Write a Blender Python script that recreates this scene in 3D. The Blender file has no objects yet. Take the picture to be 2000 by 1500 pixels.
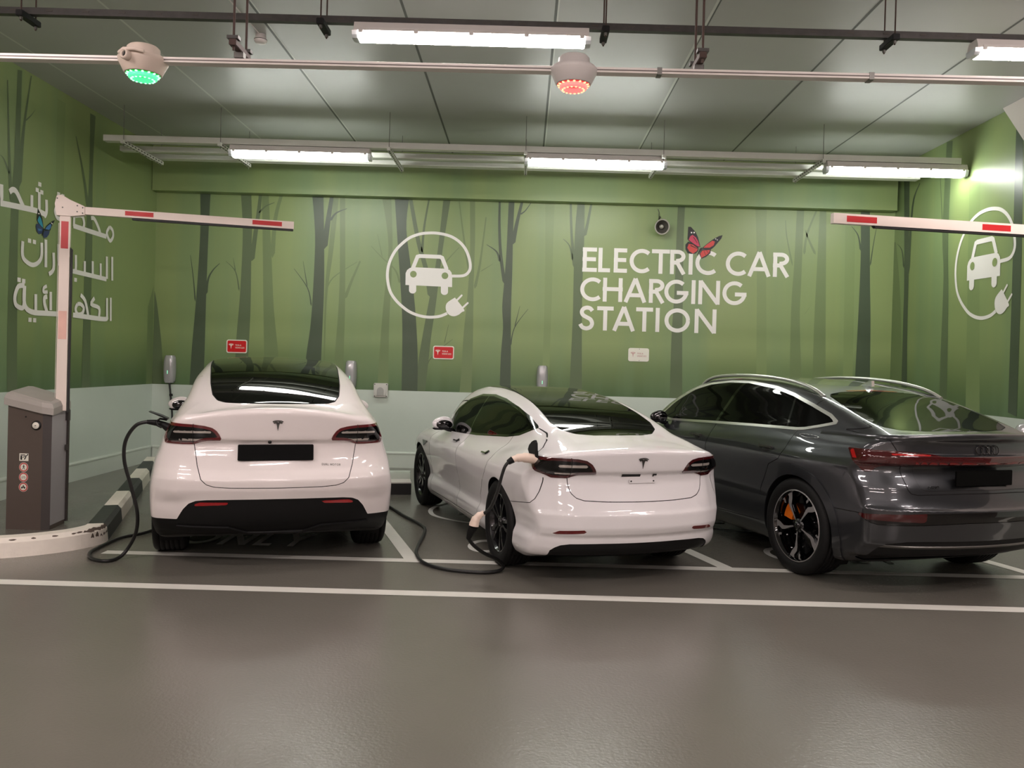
import bpy, bmesh, math, random
import numpy as np
from mathutils import Vector, Matrix

random.seed(4)
PI = math.pi
SC = bpy.context.scene
COL = SC.collection

# ---------------------------------------------------------------- camera
FPX, CAM_H, U0, V0, ROLL, PITCH = 1638.0, 1.629, 1022.3, 723.2, .0275, -.0089
cam = bpy.data.cameras.new('camera')
cam.sensor_fit = 'HORIZONTAL'
cam.sensor_width = 36.0
cam.lens = FPX * 36.0 / 2000.0
cam.shift_x = -(U0 - 1000.0) / 2000.0
cam.shift_y = (V0 - 750.0) / 2000.0
cam.clip_start, cam.clip_end = .05, 100
cam_ob = bpy.data.objects.new('camera', cam)
COL.objects.link(cam_ob)
_f = Vector((0, math.cos(PITCH), math.sin(PITCH)))
_u = Vector((0, -math.sin(PITCH), math.cos(PITCH)))
_r = Vector((1, 0, 0))
_rr = _r * math.cos(ROLL) + _u * math.sin(ROLL)
_uu = _u * math.cos(ROLL) - _r * math.sin(ROLL)
cam_ob.matrix_world = Matrix(((_rr.x, _uu.x, -_f.x, 0), (_rr.y, _uu.y, -_f.y, 0), (_rr.z, _uu.z, -_f.z, CAM_H), (0, 0, 0, 1)))
SC.camera = cam_ob

# ---------------------------------------------------------------- world, view transform
W = bpy.data.worlds.new('garage_air')
SC.world = W
W.use_nodes = True
W.node_tree.nodes['Background'].inputs[0].default_value = (1.0, .96, .92, 1)
W.node_tree.nodes['Background'].inputs[1].default_value = .03
SC.view_settings.view_transform = 'Standard'
SC.view_settings.look = 'None'
SC.view_settings.exposure = 0.25
SC.view_settings.gamma = 1.0
SC.view_settings.use_curve_mapping = False
LAMP_REAR = 34.0      # radiance of the battens over the bays
LAMP_FRONT = 36.0      # radiance of the battens over the lane
COL_REAR = (.97, 1.0, .93)
COL_FRONT = (1.0, .90, .87)
LAMP_BACK = 60.0      # radiance of the unseen lane rows, raised to light the car rears
COL_BACK = (1.0, .86, .83)
# ---------------------------------------------------------------- materials
def lin(c):
    c = c / 255.0
    return c / 12.92 if c <= .04045 else ((c + .055) / 1.055) ** 2.4
def rgb(r, g, b): return (lin(r), lin(g), lin(b), 1)
def mat(name, col, rough=.5, metal=0.0, coat=0.0, coat_rough=.03, spec=.5, emit=None, estr=0.0,
        noise=None, bump=None, ior=None, flake=None):
    """procedural principled material; noise = (scale, amount) tints the colour, bump = (scale, strength, distance)"""
    m = bpy.data.materials.new(name); m.use_nodes = True
    nt = m.node_tree; b = nt.nodes['Principled BSDF']; L = nt.links.new
    b.inputs['Base Color'].default_value = col
    b.inputs['Roughness'].default_value = rough
    b.inputs['Metallic'].default_value = metal
    b.inputs['Coat Weight'].default_value = coat
    b.inputs['Coat Roughness'].default_value = coat_rough
    b.inputs['Specular IOR Level'].default_value = spec
    if ior: b.inputs['IOR'].default_value = ior
    if emit:
        b.inputs['Emission Color'].default_value = (*emit[:3], 1)
        b.inputs['Emission Strength'].default_value = estr
    tc = nt.nodes.new('ShaderNodeTexCoord')
    if noise:
        n = nt.nodes.new('ShaderNodeTexNoise'); n.inputs['Scale'].default_value = noise[0]; n.inputs['Detail'].default_value = 5
        L(tc.outputs['Object'], n.inputs['Vector'])
        mx = nt.nodes.new('ShaderNodeMix'); mx.data_type = 'RGBA'
        k = noise[1]
        mx.inputs['A'].default_value = tuple(c * (1 - k) for c in col[:3]) + (1,)
        mx.inputs['B'].default_value = tuple(min(1, c * (1 + k)) for c in col[:3]) + (1,)
        L(n.outputs['Fac'], mx.inputs['Factor']); L(mx.outputs['Result'], b.inputs['Base Color'])
    if bump:
        n2 = nt.nodes.new('ShaderNodeTexNoise'); n2.inputs['Scale'].default_value = bump[0]; n2.inputs['Detail'].default_value = 3
        L(tc.outputs['Object'], n2.inputs['Vector'])
        bp = nt.nodes.new('ShaderNodeBump'); bp.inputs['Strength'].default_value = bump[1]; bp.inputs['Distance'].default_value = bump[2]
        L(n2.outputs['Fac'], bp.inputs['Height']); L(bp.outputs['Normal'], b.inputs['Normal'])
    return m

M = {}
M['ceiling'] = mat('ceiling_panel', rgb(176, 178, 174), .42, noise=(3, .03), spec=.4)
M['joint'] = mat('ceiling_joint', rgb(92, 94, 90), .6)
M['joint_light'] = mat('ceiling_joint_sealant', rgb(205, 208, 200), .5)
M['wainscot'] = mat('wainscot_paint', rgb(204, 214, 204), .45, noise=(2, .05), bump=(6, .15, .01))
M['skirting'] = mat('skirting_paint', rgb(206, 214, 204), .4, noise=(3, .05))
M['lane_wall'] = mat('lane_wall_paint', rgb(214, 202, 194), .6, noise=(1, .06))
M['white_paint'] = mat('white_vinyl', rgb(246, 242, 238), .4)
M['trunk_d'] = mat('mural_trunk_dark', rgb(74, 88, 68), .36, noise=(1.5, .10))
M['trunk_m'] = mat('mural_trunk_mid', rgb(96, 112, 80), .36, noise=(1.5, .08))
M['trunk_l'] = mat('mural_trunk_pale', rgb(116, 134, 90), .36, noise=(1.5, .06))
M['trunk_f'] = mat('mural_trunk_faint', rgb(130, 149, 98), .36, noise=(1.5, .05))
M['line'] = mat('floor_line_paint', rgb(226, 224, 216), .4, noise=(8, .06))
M['line_worn'] = mat('floor_mark_paint', rgb(222, 221, 215), .45, noise=(12, .10))
M['curb_white'] = mat('kerb_white_paint', rgb(240, 232, 220), .5, noise=(9, .10), bump=(25, .3, .01))
M['curb_black'] = mat('kerb_black_paint', rgb(52, 55, 54), .5, noise=(9, .15), bump=(25, .3, .01))
M['chip'] = mat('bare_chipped_concrete', rgb(92, 80, 70), .9, noise=(30, .4))
M['black_rubber'] = mat('black_rubber', rgb(22, 22, 22), .55, noise=(20, .1))
M['tyre'] = mat('tyre_rubber', rgb(17, 17, 17), .65, spec=.3, noise=(30, .15))
M['tyre_groove'] = mat('tyre_groove', rgb(6, 6, 6), .8)
M['cable'] = mat('cable_sheath', rgb(26, 26, 26), .42)
M['galv'] = mat('galvanised_dark', rgb(74, 72, 70), .45, metal=.6, noise=(14, .35))
M['rust'] = mat('rusty_steel', rgb(70, 52, 46), .6, metal=.3, noise=(20, .3))
M['trunking'] = mat('white_trunking', rgb(222, 214, 208), .38)
M['trunking_dark'] = mat('trunking_groove', rgb(110, 100, 96), .5)
M['tray'] = mat('cream_tray', rgb(216, 216, 208), .4, noise=(6, .05))
M['slot'] = mat('slot_shadow', rgb(70, 66, 60), .7)
M['fitting'] = mat('fitting_plastic', rgb(214, 208, 204), .4)
M['diff_rear'] = mat('lamp_diffuser_bay', (.8, .8, .8, 1), .3, emit=COL_REAR, estr=LAMP_REAR)
M['diff_back'] = mat('lamp_diffuser_unseen', (.8, .8, .8, 1), .3, emit=COL_BACK, estr=LAMP_BACK)
M['diff_front'] = mat('lamp_diffuser_lane', (.8, .8, .8, 1), .3, emit=COL_FRONT, estr=LAMP_FRONT)
M['endcap'] = mat('lamp_end_clear', rgb(215, 222, 225), .15, spec=.6)
M['led_body'] = mat('sensor_housing', rgb(214, 198, 184), .5)
M['led_body2'] = mat('sensor_housing_grey', rgb(206, 200, 196), .5)
M['led_green'] = mat('green_led_lens', rgb(20, 150, 40), .3, emit=(.0, .50, .03), estr=.8)
M['led_green_hot'] = mat('green_led_dot', rgb(120, 255, 160), .3, emit=(.45, 1.0, .7), estr=1.6)
M['led_green_ring'] = mat('green_led_ring', rgb(80, 240, 150), .3, emit=(.09, .92, .33), estr=.95)
M['led_red'] = mat('red_led_lens', rgb(190, 60, 50), .3, emit=(1.0, .035, .04), estr=.7)
M['led_red_hot'] = mat('red_led_dot', rgb(255, 160, 120), .3, emit=(1.0, .55, .28), estr=1.5)
M['led_red_ring'] = mat('red_led_ring', rgb(240, 120, 110), .3, emit=(1.0, .22, .20), estr=.95)
M['brown_cab'] = mat('barrier_cabinet_brown', rgb(88, 76, 70), .5, noise=(12, .06))
M['brown_dark'] = mat('barrier_cabinet_edge', rgb(66, 60, 58), .5)
M['cab_side'] = mat('barrier_cabinet_grey', rgb(172, 168, 170), .45, noise=(6, .04))
M['cab_lid'] = mat('barrier_lid_grey', rgb(168, 162, 156), .5, noise=(10, .06))
M['arm'] = mat('barrier_arm_white', rgb(236, 222, 212), .4)
M['red_strip'] = mat('red_reflective_tape', rgb(196, 26, 32), .35)
M['faded_strip'] = mat('faded_red_tape', rgb(232, 186, 172), .4, noise=(14, .12))
M['sign_red'] = mat('sign_red', rgb(214, 16, 26), .3)
M['sign_white'] = mat('sign_white', rgb(238, 234, 222), .3)
M['sign_faint'] = mat('sign_faded_print', rgb(206, 160, 156), .4)
M['black'] = mat('matt_black', rgb(16, 16, 16), .5)
M['satin_black'] = mat('satin_black_plastic', rgb(13, 13, 14), .55, spec=.3, noise=(40, .1))
M['plate'] = mat('black_plate', rgb(4, 4, 4), .6, spec=.1)
M['gloss_black'] = mat('gloss_black', rgb(8, 8, 9), .06, coat=.6)
M['chrome'] = mat('chrome', rgb(225, 225, 225), .12, metal=1.0)
M['brushed'] = mat('satin_aluminium', rgb(214, 214, 208), .28, metal=.85)
M['steel_dull'] = mat('dull_steel', rgb(120, 118, 114), .4, metal=.7)
M['charger'] = mat('charger_silver', rgb(176, 174, 176), .22, metal=.25, coat=.5)
M['charger_led'] = mat('charger_led', rgb(120, 230, 170), .3, emit=(.3, 1.0, .6), estr=1.0)
M['socket'] = mat('socket_plastic', rgb(208, 206, 200), .45)
M['socket_dark'] = mat('socket_recess', rgb(170, 168, 164), .5)
M['speaker'] = mat('horn_grey', rgb(170, 166, 156), .4, noise=(12, .08))
M['cream_plug'] = mat('cream_plug', rgb(238, 216, 200), .4)
M['glass'] = mat('tinted_glass', rgb(8, 8, 8), .02, spec=.5, ior=1.2)
M['pearl'] = mat('pearl_white_paint', rgb(240, 232, 230), .36, coat=.8, coat_rough=.05, spec=.45)
M['white_car'] = mat('solid_white_paint', rgb(238, 235, 236), .40, coat=1.0, coat_rough=.015, spec=.5)
M['grey_car'] = mat('grey_metallic_paint', rgb(62, 64, 67), .30, metal=.65, coat=1.0, coat_rough=.012)
M['lens_red'] = mat('dark_red_lens', rgb(98, 15, 22), .05, coat=1.0, spec=.6)
M['lens_maroon'] = mat('maroon_lens', rgb(66, 9, 13), .05, coat=1.0, spec=.6)
M['badge'] = mat('dark_chrome', rgb(96, 94, 94), .25, metal=.8)
M['lens_bright'] = mat('red_lens', rgb(104, 9, 13), .06, coat=1.0, spec=.6)
M['lens_glow'] = mat('bright_red_lens', rgb(170, 20, 22), .08, coat=1.0)
M['lens_dark'] = mat('smoked_lens', rgb(7, 7, 8), .05, coat=.4, spec=.4)
M['lens_clear'] = mat('clear_lens', rgb(190, 182, 174), .18, metal=.35, coat=1.0)
M['reflector'] = mat('red_reflector', rgb(150, 14, 20), .15, coat=1.0)
M['gap'] = mat('panel_gap', rgb(10, 10, 10), .8)
M['orange'] = mat('orange_caliper', rgb(226, 112, 24), .35)
M['diamond'] = mat('diamond_cut_alloy', rgb(172, 170, 168), .3, metal=.55)
M['dark_alloy'] = mat('dark_alloy', rgb(34, 34, 36), .25, metal=.5, coat=.6)
M['butter_k'] = mat('butterfly_black', rgb(16, 18, 22), .4)
M['butter_c'] = mat('butterfly_cyan', rgb(46, 150, 180), .4, noise=(20, .15))
M['butter_b'] = mat('butterfly_blue', rgb(70, 120, 176), .4, noise=(20, .15))
M['butter_n'] = mat('butterfly_navy', rgb(46, 60, 104), .4, noise=(20, .2))
M['butter_p'] = mat('butterfly_pink', rgb(206, 60, 92), .4, noise=(20, .15))
M['butter_r'] = mat('butterfly_red', rgb(212, 66, 62), .4, noise=(20, .15))

def mural_mat(name, axis, base, low, tint):
    """printed forest mural: green, deeper towards its lower edge, with soft vertical streaks in the print"""
    m = bpy.data.materials.new(name); m.use_nodes = True
    nt = m.node_tree; b = nt.nodes['Principled BSDF']; L = nt.links.new
    b.inputs['Roughness'].default_value = .36
    tc = nt.nodes.new('ShaderNodeTexCoord'); sp = nt.nodes.new('ShaderNodeSeparateXYZ'); L(tc.outputs['Object'], sp.inputs[0])
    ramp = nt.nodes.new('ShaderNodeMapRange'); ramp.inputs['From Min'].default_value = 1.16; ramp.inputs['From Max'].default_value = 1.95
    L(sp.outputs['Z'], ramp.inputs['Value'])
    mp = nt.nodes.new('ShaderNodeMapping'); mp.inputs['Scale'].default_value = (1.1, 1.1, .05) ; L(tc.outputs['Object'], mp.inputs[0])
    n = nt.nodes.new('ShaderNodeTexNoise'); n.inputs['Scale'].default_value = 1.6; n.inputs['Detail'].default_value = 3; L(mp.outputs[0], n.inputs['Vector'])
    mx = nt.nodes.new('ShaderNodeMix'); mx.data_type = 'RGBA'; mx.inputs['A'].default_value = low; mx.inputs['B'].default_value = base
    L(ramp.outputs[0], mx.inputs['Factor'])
    mx2 = nt.nodes.new('ShaderNodeMix'); mx2.data_type = 'RGBA'; mx2.inputs['B'].default_value = tint; L(mx.outputs['Result'], mx2.inputs['A'])
    cr = nt.nodes.new('ShaderNodeMapRange'); cr.inputs['From Min'].default_value = .42; cr.inputs['From Max'].default_value = .68; cr.inputs['To Max'].default_value = .6
    L(n.outputs['Fac'], cr.inputs['Value']); L(cr.outputs[0], mx2.inputs['Factor']); L(mx2.outputs['Result'], b.inputs['Base Color'])
    return m
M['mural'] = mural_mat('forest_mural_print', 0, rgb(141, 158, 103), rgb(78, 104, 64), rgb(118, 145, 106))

def floor_mat():
    m = bpy.data.materials.new('epoxy_floor'); m.use_nodes = True
    nt = m.node_tree; b = nt.nodes['Principled BSDF']; L = nt.links.new
    tc = nt.nodes.new('ShaderNodeTexCoord')
    n = nt.nodes.new('ShaderNodeTexNoise'); n.inputs['Scale'].default_value = .9; n.inputs['Detail'].default_value = 6; L(tc.outputs['Object'], n.inputs['Vector'])
    mx = nt.nodes.new('ShaderNodeMix'); mx.data_type = 'RGBA'; mx.inputs['A'].default_value = rgb(105, 102, 95); mx.inputs['B'].default_value = rgb(119, 115, 107)
    L(n.outputs['Fac'], mx.inputs['Factor']); L(mx.outputs['Result'], b.inputs['Base Color'])
    r = nt.nodes.new('ShaderNodeMapRange'); r.inputs['To Min'].default_value = .22; r.inputs['To Max'].default_value = .29; L(n.outputs['Fac'], r.inputs['Value']); L(r.outputs[0], b.inputs['Roughness'])
    n2 = nt.nodes.new('ShaderNodeTexNoise'); n2.inputs['Scale'].default_value = 55; n2.inputs['Detail'].default_value = 2; L(tc.outputs['Object'], n2.inputs['Vector'])
    bp = nt.nodes.new('ShaderNodeBump'); bp.inputs['Strength'].default_value = .32; bp.inputs['Distance'].default_value = .004
    L(n2.outputs['Fac'], bp.inputs['Height']); L(bp.outputs['Normal'], b.inputs['Normal'])
    return m
M['floor'] = floor_mat()

# ---------------------------------------------------------------- objects and meshes
def tag(o, label=None, cat=None, group=None, kind=None):
    if label: o['label'] = label
    if cat: o['category'] = cat
    if group: o['group'] = group
    if kind: o['kind'] = kind
    return o
def thing(name, label, cat, loc=(0, 0, 0), rz=0, group=None):
    o = bpy.data.objects.new(name, None); COL.objects.link(o)
    o.empty_display_size = .2; o.location = loc; o.rotation_euler = (0, 0, rz)
    return tag(o, label, cat, group)

class MB:
    """collects shapes, then links them as one mesh object"""
    def __init__(s): s.v, s.f, s.m, s.sm = [], [], [], []
    def add(s, V, F, mi=0, smooth=False):
        o = len(s.v); s.v += [tuple(p) for p in V]
        for f in F: s.f.append(tuple(i + o for i in f)); s.m.append(mi); s.sm.append(smooth)
        return s
    def box(s, c, d, mi=0, mx=None, ch=0.0):
        x, y, z = d[0] / 2, d[1] / 2, d[2] / 2
        if ch <= 0:
            V = [Vector((a * x, b * y, e * z)) for a in (-1, 1) for b in (-1, 1) for e in (-1, 1)]
            F = [(0, 1, 3, 2), (4, 6, 7, 5), (0, 4, 5, 1), (2, 3, 7, 6), (0, 2, 6, 4), (1, 5, 7, 3)]
        else:
            bm = bmesh.new(); bmesh.ops.create_cube(bm, size=1)
            for v in bm.verts: v.co = Vector((v.co.x * d[0], v.co.y * d[1], v.co.z * d[2]))
            bmesh.ops.bevel(bm, geom=bm.edges[:], offset=ch, segments=2, affect='EDGES')
            bm.verts.index_update(); V = [v.co.copy() for v in bm.verts]; F = [tuple(v.index for v in f.verts) for f in bm.faces]; bm.free()
        if mx is not None: V = [mx @ v for v in V]
        return s.add([Vector(v) + Vector(c) for v in V], F, mi)
    def tube(s, pts, r, n=10, mi=0, cap=True, flat=None):
        P = [Vector(p) for p in pts]; R = r if isinstance(r, (list, tuple)) else [r] * len(P)
        V, F = [], []; up = None
        for i, p in enumerate(P):
            t = (P[min(i + 1, len(P) - 1)] - P[max(i - 1, 0)]).normalized()
            if up is None:
                up = Vector((0, 0, 1)) if abs(t.z) < .9 else Vector((1, 0, 0))
            a = t.cross(up).normalized(); up = a.cross(t).normalized()
            for k in range(n):
                g = 2 * PI * k / n
                V.append(p + a * (math.cos(g) * R[i]) + up * (math.sin(g) * R[i] * (flat or 1)))
        for i in range(len(P) - 1):
            for k in range(n):
                k2 = (k + 1) % n; F.append((i * n + k, i * n + k2, (i + 1) * n + k2, (i + 1) * n + k))
        s.add(V, F, mi, True)
        if cap:
            s.add(V[:n], [tuple(range(n))[::-1]], mi); s.add(V[-n:], [tuple(range(n))], mi)
        return s
    def lathe(s, prof, n=32, mi=0, axis='Z', mx=None, smooth=True, c=(0, 0, 0), closed=False):
        """prof: (radius, height) pairs turned about an axis"""
        V, F = [], []
        for (r, h) in prof:
            for k in range(n):
                g = 2 * PI * k / n; a, b = r * math.cos(g), r * math.sin(g)
                V.append(Vector((a, b, h)) if axis == 'Z' else Vector((h, a, b)) if axis == 'X' else Vector((a, h, b)))
        m_ = len(prof)
        for i in range(m_ - 1 + (1 if closed else 0)):
            j = (i + 1) % m_
            for k in range(n):
                k2 = (k + 1) % n; F.append((i * n + k, i * n + k2, j * n + k2, j * n + k))
        if mx is not None: V = [mx @ v for v in V]
        return s.add([v + Vector(c) for v in V], F, mi, smooth)
    def prism(s, poly, fn, d, mi=0, mi_side=None):
        """poly in 2D, fn(u, v, w) -> 3D, extruded from w = 0 to w = d, triangulated by ear clipping"""
        n = len(poly); T = ears(poly)
        s.add([fn(u, v, d) for u, v in poly], T, mi)
        s.add([fn(u, v, 0) for u, v in poly], [t[::-1] for t in T], mi)
        V = [fn(u, v, 0) for u, v in poly] + [fn(u, v, d) for u, v in poly]
        s.add(V, [(i, (i + 1) % n, n + (i + 1) % n, n + i) for i in range(n)], mi if mi_side is None else mi_side)
        return s
    def build(s, name, mats, parent=None, mw=None, fix=True):
        me = bpy.data.meshes.new(name); me.from_pydata([tuple(v) for v in s.v], [], s.f)
        for m_ in (mats if isinstance(mats, (list, tuple)) else [mats]): me.materials.append(m_)
        me.polygons.foreach_set('material_index', s.m); me.polygons.foreach_set('use_smooth', s.sm)
        if fix:
            bm = bmesh.new(); bm.from_mesh(me); bmesh.ops.recalc_face_normals(bm, faces=bm.faces); bm.to_mesh(me); bm.free()
        me.update()
        o = bpy.data.objects.new(name, me); COL.objects.link(o)
        if parent: o.parent = parent
        if mw is not None: o.matrix_local = mw
        return o
def ears(P):
    n = len(P); idx = list(range(n))
    A = sum(P[i][0] * P[(i + 1) % n][1] - P[(i + 1) % n][0] * P[i][1] for i in range(n))
    if A < 0: idx.reverse()
    out = []; guard = 0
    def cr(a, b, c): return (b[0] - a[0]) * (c[1] - a[1]) - (b[1] - a[1]) * (c[0] - a[0])
    while len(idx) > 3 and guard < 4000:
        guard += 1; done = False
        for k in range(len(idx)):
            i, j, l = idx[k - 1], idx[k], idx[(k + 1) % len(idx)]
            a, b, c = P[i], P[j], P[l]
            if cr(a, b, c) <= 1e-12: continue
            if any(cr(a, b, P[q]) > -1e-12 and cr(b, c, P[q]) > -1e-12 and cr(c, a, P[q]) > -1e-12 for q in idx if q not in (i, j, l)): continue
            out.append((i, j, l)); idx.pop(k); done = True; break
        if not done: idx.pop(0)
    if len(idx) == 3: out.append(tuple(idx))
    return out
def ribbon(pts, w, closed=False):
    """outline of a constant-width stroke along 2D points -> list of quads as 2D points"""
    P = [np.array(p, float) for p in pts]; n = len(P); L_, R_ = [], []
    for i in range(n):
        a = P[i - 1] if (i > 0 or closed) else None; b = P[(i + 1) % n] if (i < n - 1 or closed) else None
        d1 = (P[i] - a) / max(np.hypot(*(P[i] - a)), 1e-9) if a is not None else None
        d2 = (b - P[i]) / max(np.hypot(*(b - P[i])), 1e-9) if b is not None else None
        d1 = d2 if d1 is None else d1; d2 = d1 if d2 is None else d2
        n1, n2 = np.array([-d1[1], d1[0]]), np.array([-d2[1], d2[0]]); m = n1 + n2
        m = m / max(np.hypot(*m), 1e-6); k = 1 / max(.45, float(m @ n1))
        L_.append(P[i] + m * w / 2 * k); R_.append(P[i] - m * w / 2 * k)
    Q = []
    for i in range(n - 1 + (1 if closed else 0)):
        j = (i + 1) % n; Q.append([L_[i], L_[j], R_[j], R_[i]])
    return Q
def arc(cx, cy, rx, ry, a0, a1, n=20):
    return [(cx + rx * math.cos(math.radians(a0 + (a1 - a0) * i / n)), cy + ry * math.sin(math.radians(a0 + (a1 - a0) * i / n))) for i in range(n + 1)]
def smooth2(pts, k=6):
    P = [np.array(p, float) for p in pts]; out = []
    for i in range(len(P) - 1):
        p0, p1, p2, p3 = P[max(i - 1, 0)], P[i], P[i + 1], P[min(i + 2, len(P) - 1)]
        for j in range(k):
            t = j / k
            out.append(.5 * ((2 * p1) + (-p0 + p2) * t + (2 * p0 - 5 * p1 + 4 * p2 - p3) * t * t + (-p0 + 3 * p1 - 3 * p2 + p3) * t ** 3))
    out.append(P[-1]); return [tuple(p) for p in out]

# geometric sans capitals as strokes, unit height, w = stroke width; each returns (polylines, advance)
def glyph(ch, w=.165):
    h = w / 2; T = 1 - h
    G = {
     'E': ([[(h, 0), (h, 1)], [(0, T), (.52, T)], [(0, .52), (.49, .52)], [(0, h), (.53, h)]], .55),
     'L': ([[(h, 0), (h, 1)], [(0, h), (.48, h)]], .5),
     'F': ([[(h, 0), (h, 1)], [(0, T), (.5, T)], [(0, .52), (.47, .52)]], .52),
     'T': ([[(0, T), (.66, T)], [(.33, 0), (.33, T)]], .66),
     'I': ([[(h, 0), (h, 1)]], w),
     'H': ([[(h, 0), (h, 1)], [(.72 - h, 0), (.72 - h, 1)], [(0, .53), (.72, .53)]], .72),
     'A': ([[(h * .75, 0), (.42, 1.0)], [(.84 - h * .75, 0), (.42, 1.0)], [(.2, .3), (.64, .3)]], .84),
     'V': ([[(h * .75, 1), (.38, 0)], [(.76 - h * .75, 1), (.38, 0)]], .76),
     'N': ([[(h, 0), (h, 1)], [(h, .97), (.78 - h, .03)], [(.78 - h, 0), (.78 - h, 1)]], .78),
     'M': ([[(h, 0), (h, 1)], [(h, .97), (.45, .1)], [(.45, .1), (.9 - h, .97)], [(.9 - h, 0), (.9 - h, 1)]], .9),
     'C': ([arc(.5, .5, .5 - h, .5 - h, 48, 312, 26)], .84),
     'G': ([arc(.5, .5, .5 - h, .5 - h, 48, 352, 28), [(.52, .45), (1.0, .45)]], 1.0),
     'O': ([arc(.5, .5, .5 - h, .5 - h, 0, 360, 36)], 1.0),
     'D': ([[(h, 0), (h, 1)], [(0, T), (.3, T)] + arc(.3, .5, .42 - h + .06, .5 - h, 88, -88, 16) + [(.3, h), (0, h)]], .78),
     'U': ([[(h, 1), (h, .36)] + arc(.36, .36, .36 - h, .36 - h, 180, 360, 14) + [(.72 - h, .36), (.72 - h, 1)]], .72),
     'R': ([[(h, 0), (h, 1)], [(0, T), (.3, T)] + arc(.3, .735, .22, .265 - h, 88, -88, 12) + [(.3, .47 + h * .05), (0, .47 + h * .05)], [(.28, .48), (.6 - h * .6, 0)]], .6),
     'S': ([smooth2([(.50, .80), (.42, .90), (.30, .93), (.17, .88), (.11, .75), (.16, .62), (.30, .53), (.44, .44), (.50, .28), (.44, .13), (.29, .07), (.14, .12), (.06, .25)], 4)], .58),
     'Y': ([[(h * .75, 1), (.36, .45)], [(.72 - h * .75, 1), (.36, .45)], [(.36, 0), (.36, .5)]], .72),
    }
    return G[ch]
def text_quads(s, height, w=.165, gap=.16):
    x = 0; Q = []
    for ch in s:
        if ch == ' ': x += .4; continue
        pl, adv = glyph(ch, w)
        for p in pl: Q += [[(q[0] + x, q[1]) for q in quad] for quad in ribbon(p, w)]
        x += adv + gap
    return [[(a * height, b * height) for a, b in q] for q in Q], (x - gap) * height
# ---------------------------------------------------------------- car surfaces as smooth distance fields
import numpy as np
def spl(pts):
    """monotone cubic through (x, y) points, sampled to a fine table"""
    P = np.array(sorted(pts), float); x, y = P[:, 0], P[:, 1]
    h = np.diff(x); d = np.diff(y) / h; m = np.zeros(len(x)); m[0], m[-1] = d[0], d[-1]
    for i in range(1, len(x) - 1):
        if d[i-1] * d[i] > 0:
            w1, w2 = 2 * h[i] + h[i-1], h[i] + 2 * h[i-1]
            m[i] = (w1 + w2) / (w1 / d[i-1] + w2 / d[i])
    X = np.linspace(x[0], x[-1], 1500); k = np.clip(np.searchsorted(x, X) - 1, 0, len(x) - 2)
    t = (X - x[k]) / h[k]; t2, t3 = t * t, t * t * t
    Y = (2*t3 - 3*t2 + 1) * y[k] + (t3 - 2*t2 + t) * h[k] * m[k] + (-2*t3 + 3*t2) * y[k+1] + (t3 - t2) * h[k] * m[k+1]
    D = np.gradient(Y, X); kern = np.ones(25) / 25
    S = np.convolve(np.pad(D, 12, mode='edge'), kern, mode='valid')
    def fn(q): return np.interp(q, X, Y)
    def slope(q): return np.interp(q, X, S)
    fn.slope = slope
    return fn
def smax(a, b, k):
    h = np.maximum(k - np.abs(a - b), 0) / k
    return np.maximum(a, b) + h * h * k * .25
def smin(a, b, k): return -smax(-a, -b, k)

class CarShape:
    def __init__(s, **kw):
        s.__dict__.update(kw)
        for n in ('wy', 'sz', 'rc', 'deck', 'fc', 'bot', 'roof', 'cw', 'cin'):
            setattr(s, n, spl(getattr(s, n)))
    def F(s, x, y, z, arches=True):
        x = np.abs(x) / s.xs
        bulge = 0
        for (yc, zc, ry, rz, am) in s.bulges:
            bulge = bulge + am * np.exp(-((y - yc) / ry) ** 2 - ((z - zc) / rz) ** 2)
        side = (x - (s.wy(y) - s.sz(z) + bulge))
        plan = s.p1 * (x / .7) ** 2 + s.p2 * np.maximum(0, x - s.p3) ** 2
        rear = (s.rc(z) + plan - y) / np.sqrt(1 + s.rc.slope(z) ** 2 * .8 + (2 * s.p1 * x / .49 + 2 * s.p2 * np.maximum(0, x - s.p3)) ** 2)
        fplan = s.f1 * (x / .7) ** 2 + s.f2 * np.maximum(0, x - .55) ** 2
        front = (y - (s.fc(z) - fplan)) / 1.15
        top = (z - (s.deck(y) - s.dc * x * x)) / np.sqrt(1 + s.deck.slope(y) ** 2 + (2 * s.dc * x) ** 2)
        low = smax(smax(side, top, s.ks), smax(rear, front, .02), s.kr)
        low = smax(low, s.bot(y) - z, .05)
        cside = (x - (s.cw(y) - s.cin(z))) / s.cn
        ctop = (z - (s.roof(y + s.rk * x * x) - s.cc * x * x)) / np.sqrt(1 + s.roof.slope(y) ** 2)
        cab = smax(cside, ctop, s.kc)
        cab = smax(cab, .6 - z, .05)
        cab = smax(smax(cab, rear + .02, .05), front + .1, .05)
        kb = .012 + (s.kb - .012) * np.clip((y - .25) / .5 + np.maximum(0, x - .45) / .2, 0, 1)
        f = smin(low, cab, kb)
        if arches:
            for (yc, zc, R, xin) in s.arches:
                g = np.sqrt((y - yc) ** 2 + (z - zc) ** 2) - R
                f = np.maximum(f, np.minimum(-g, x - xin))
        return f
    def grad(s, P, e=.002, arches=True):
        G = np.empty_like(P)
        for i in range(3):
            A = P.copy(); B = P.copy(); A[:, i] += e; B[:, i] -= e
            G[:, i] = (s.F(*A.T, arches) - s.F(*B.T, arches)) / (2 * e)
        return G

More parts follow.
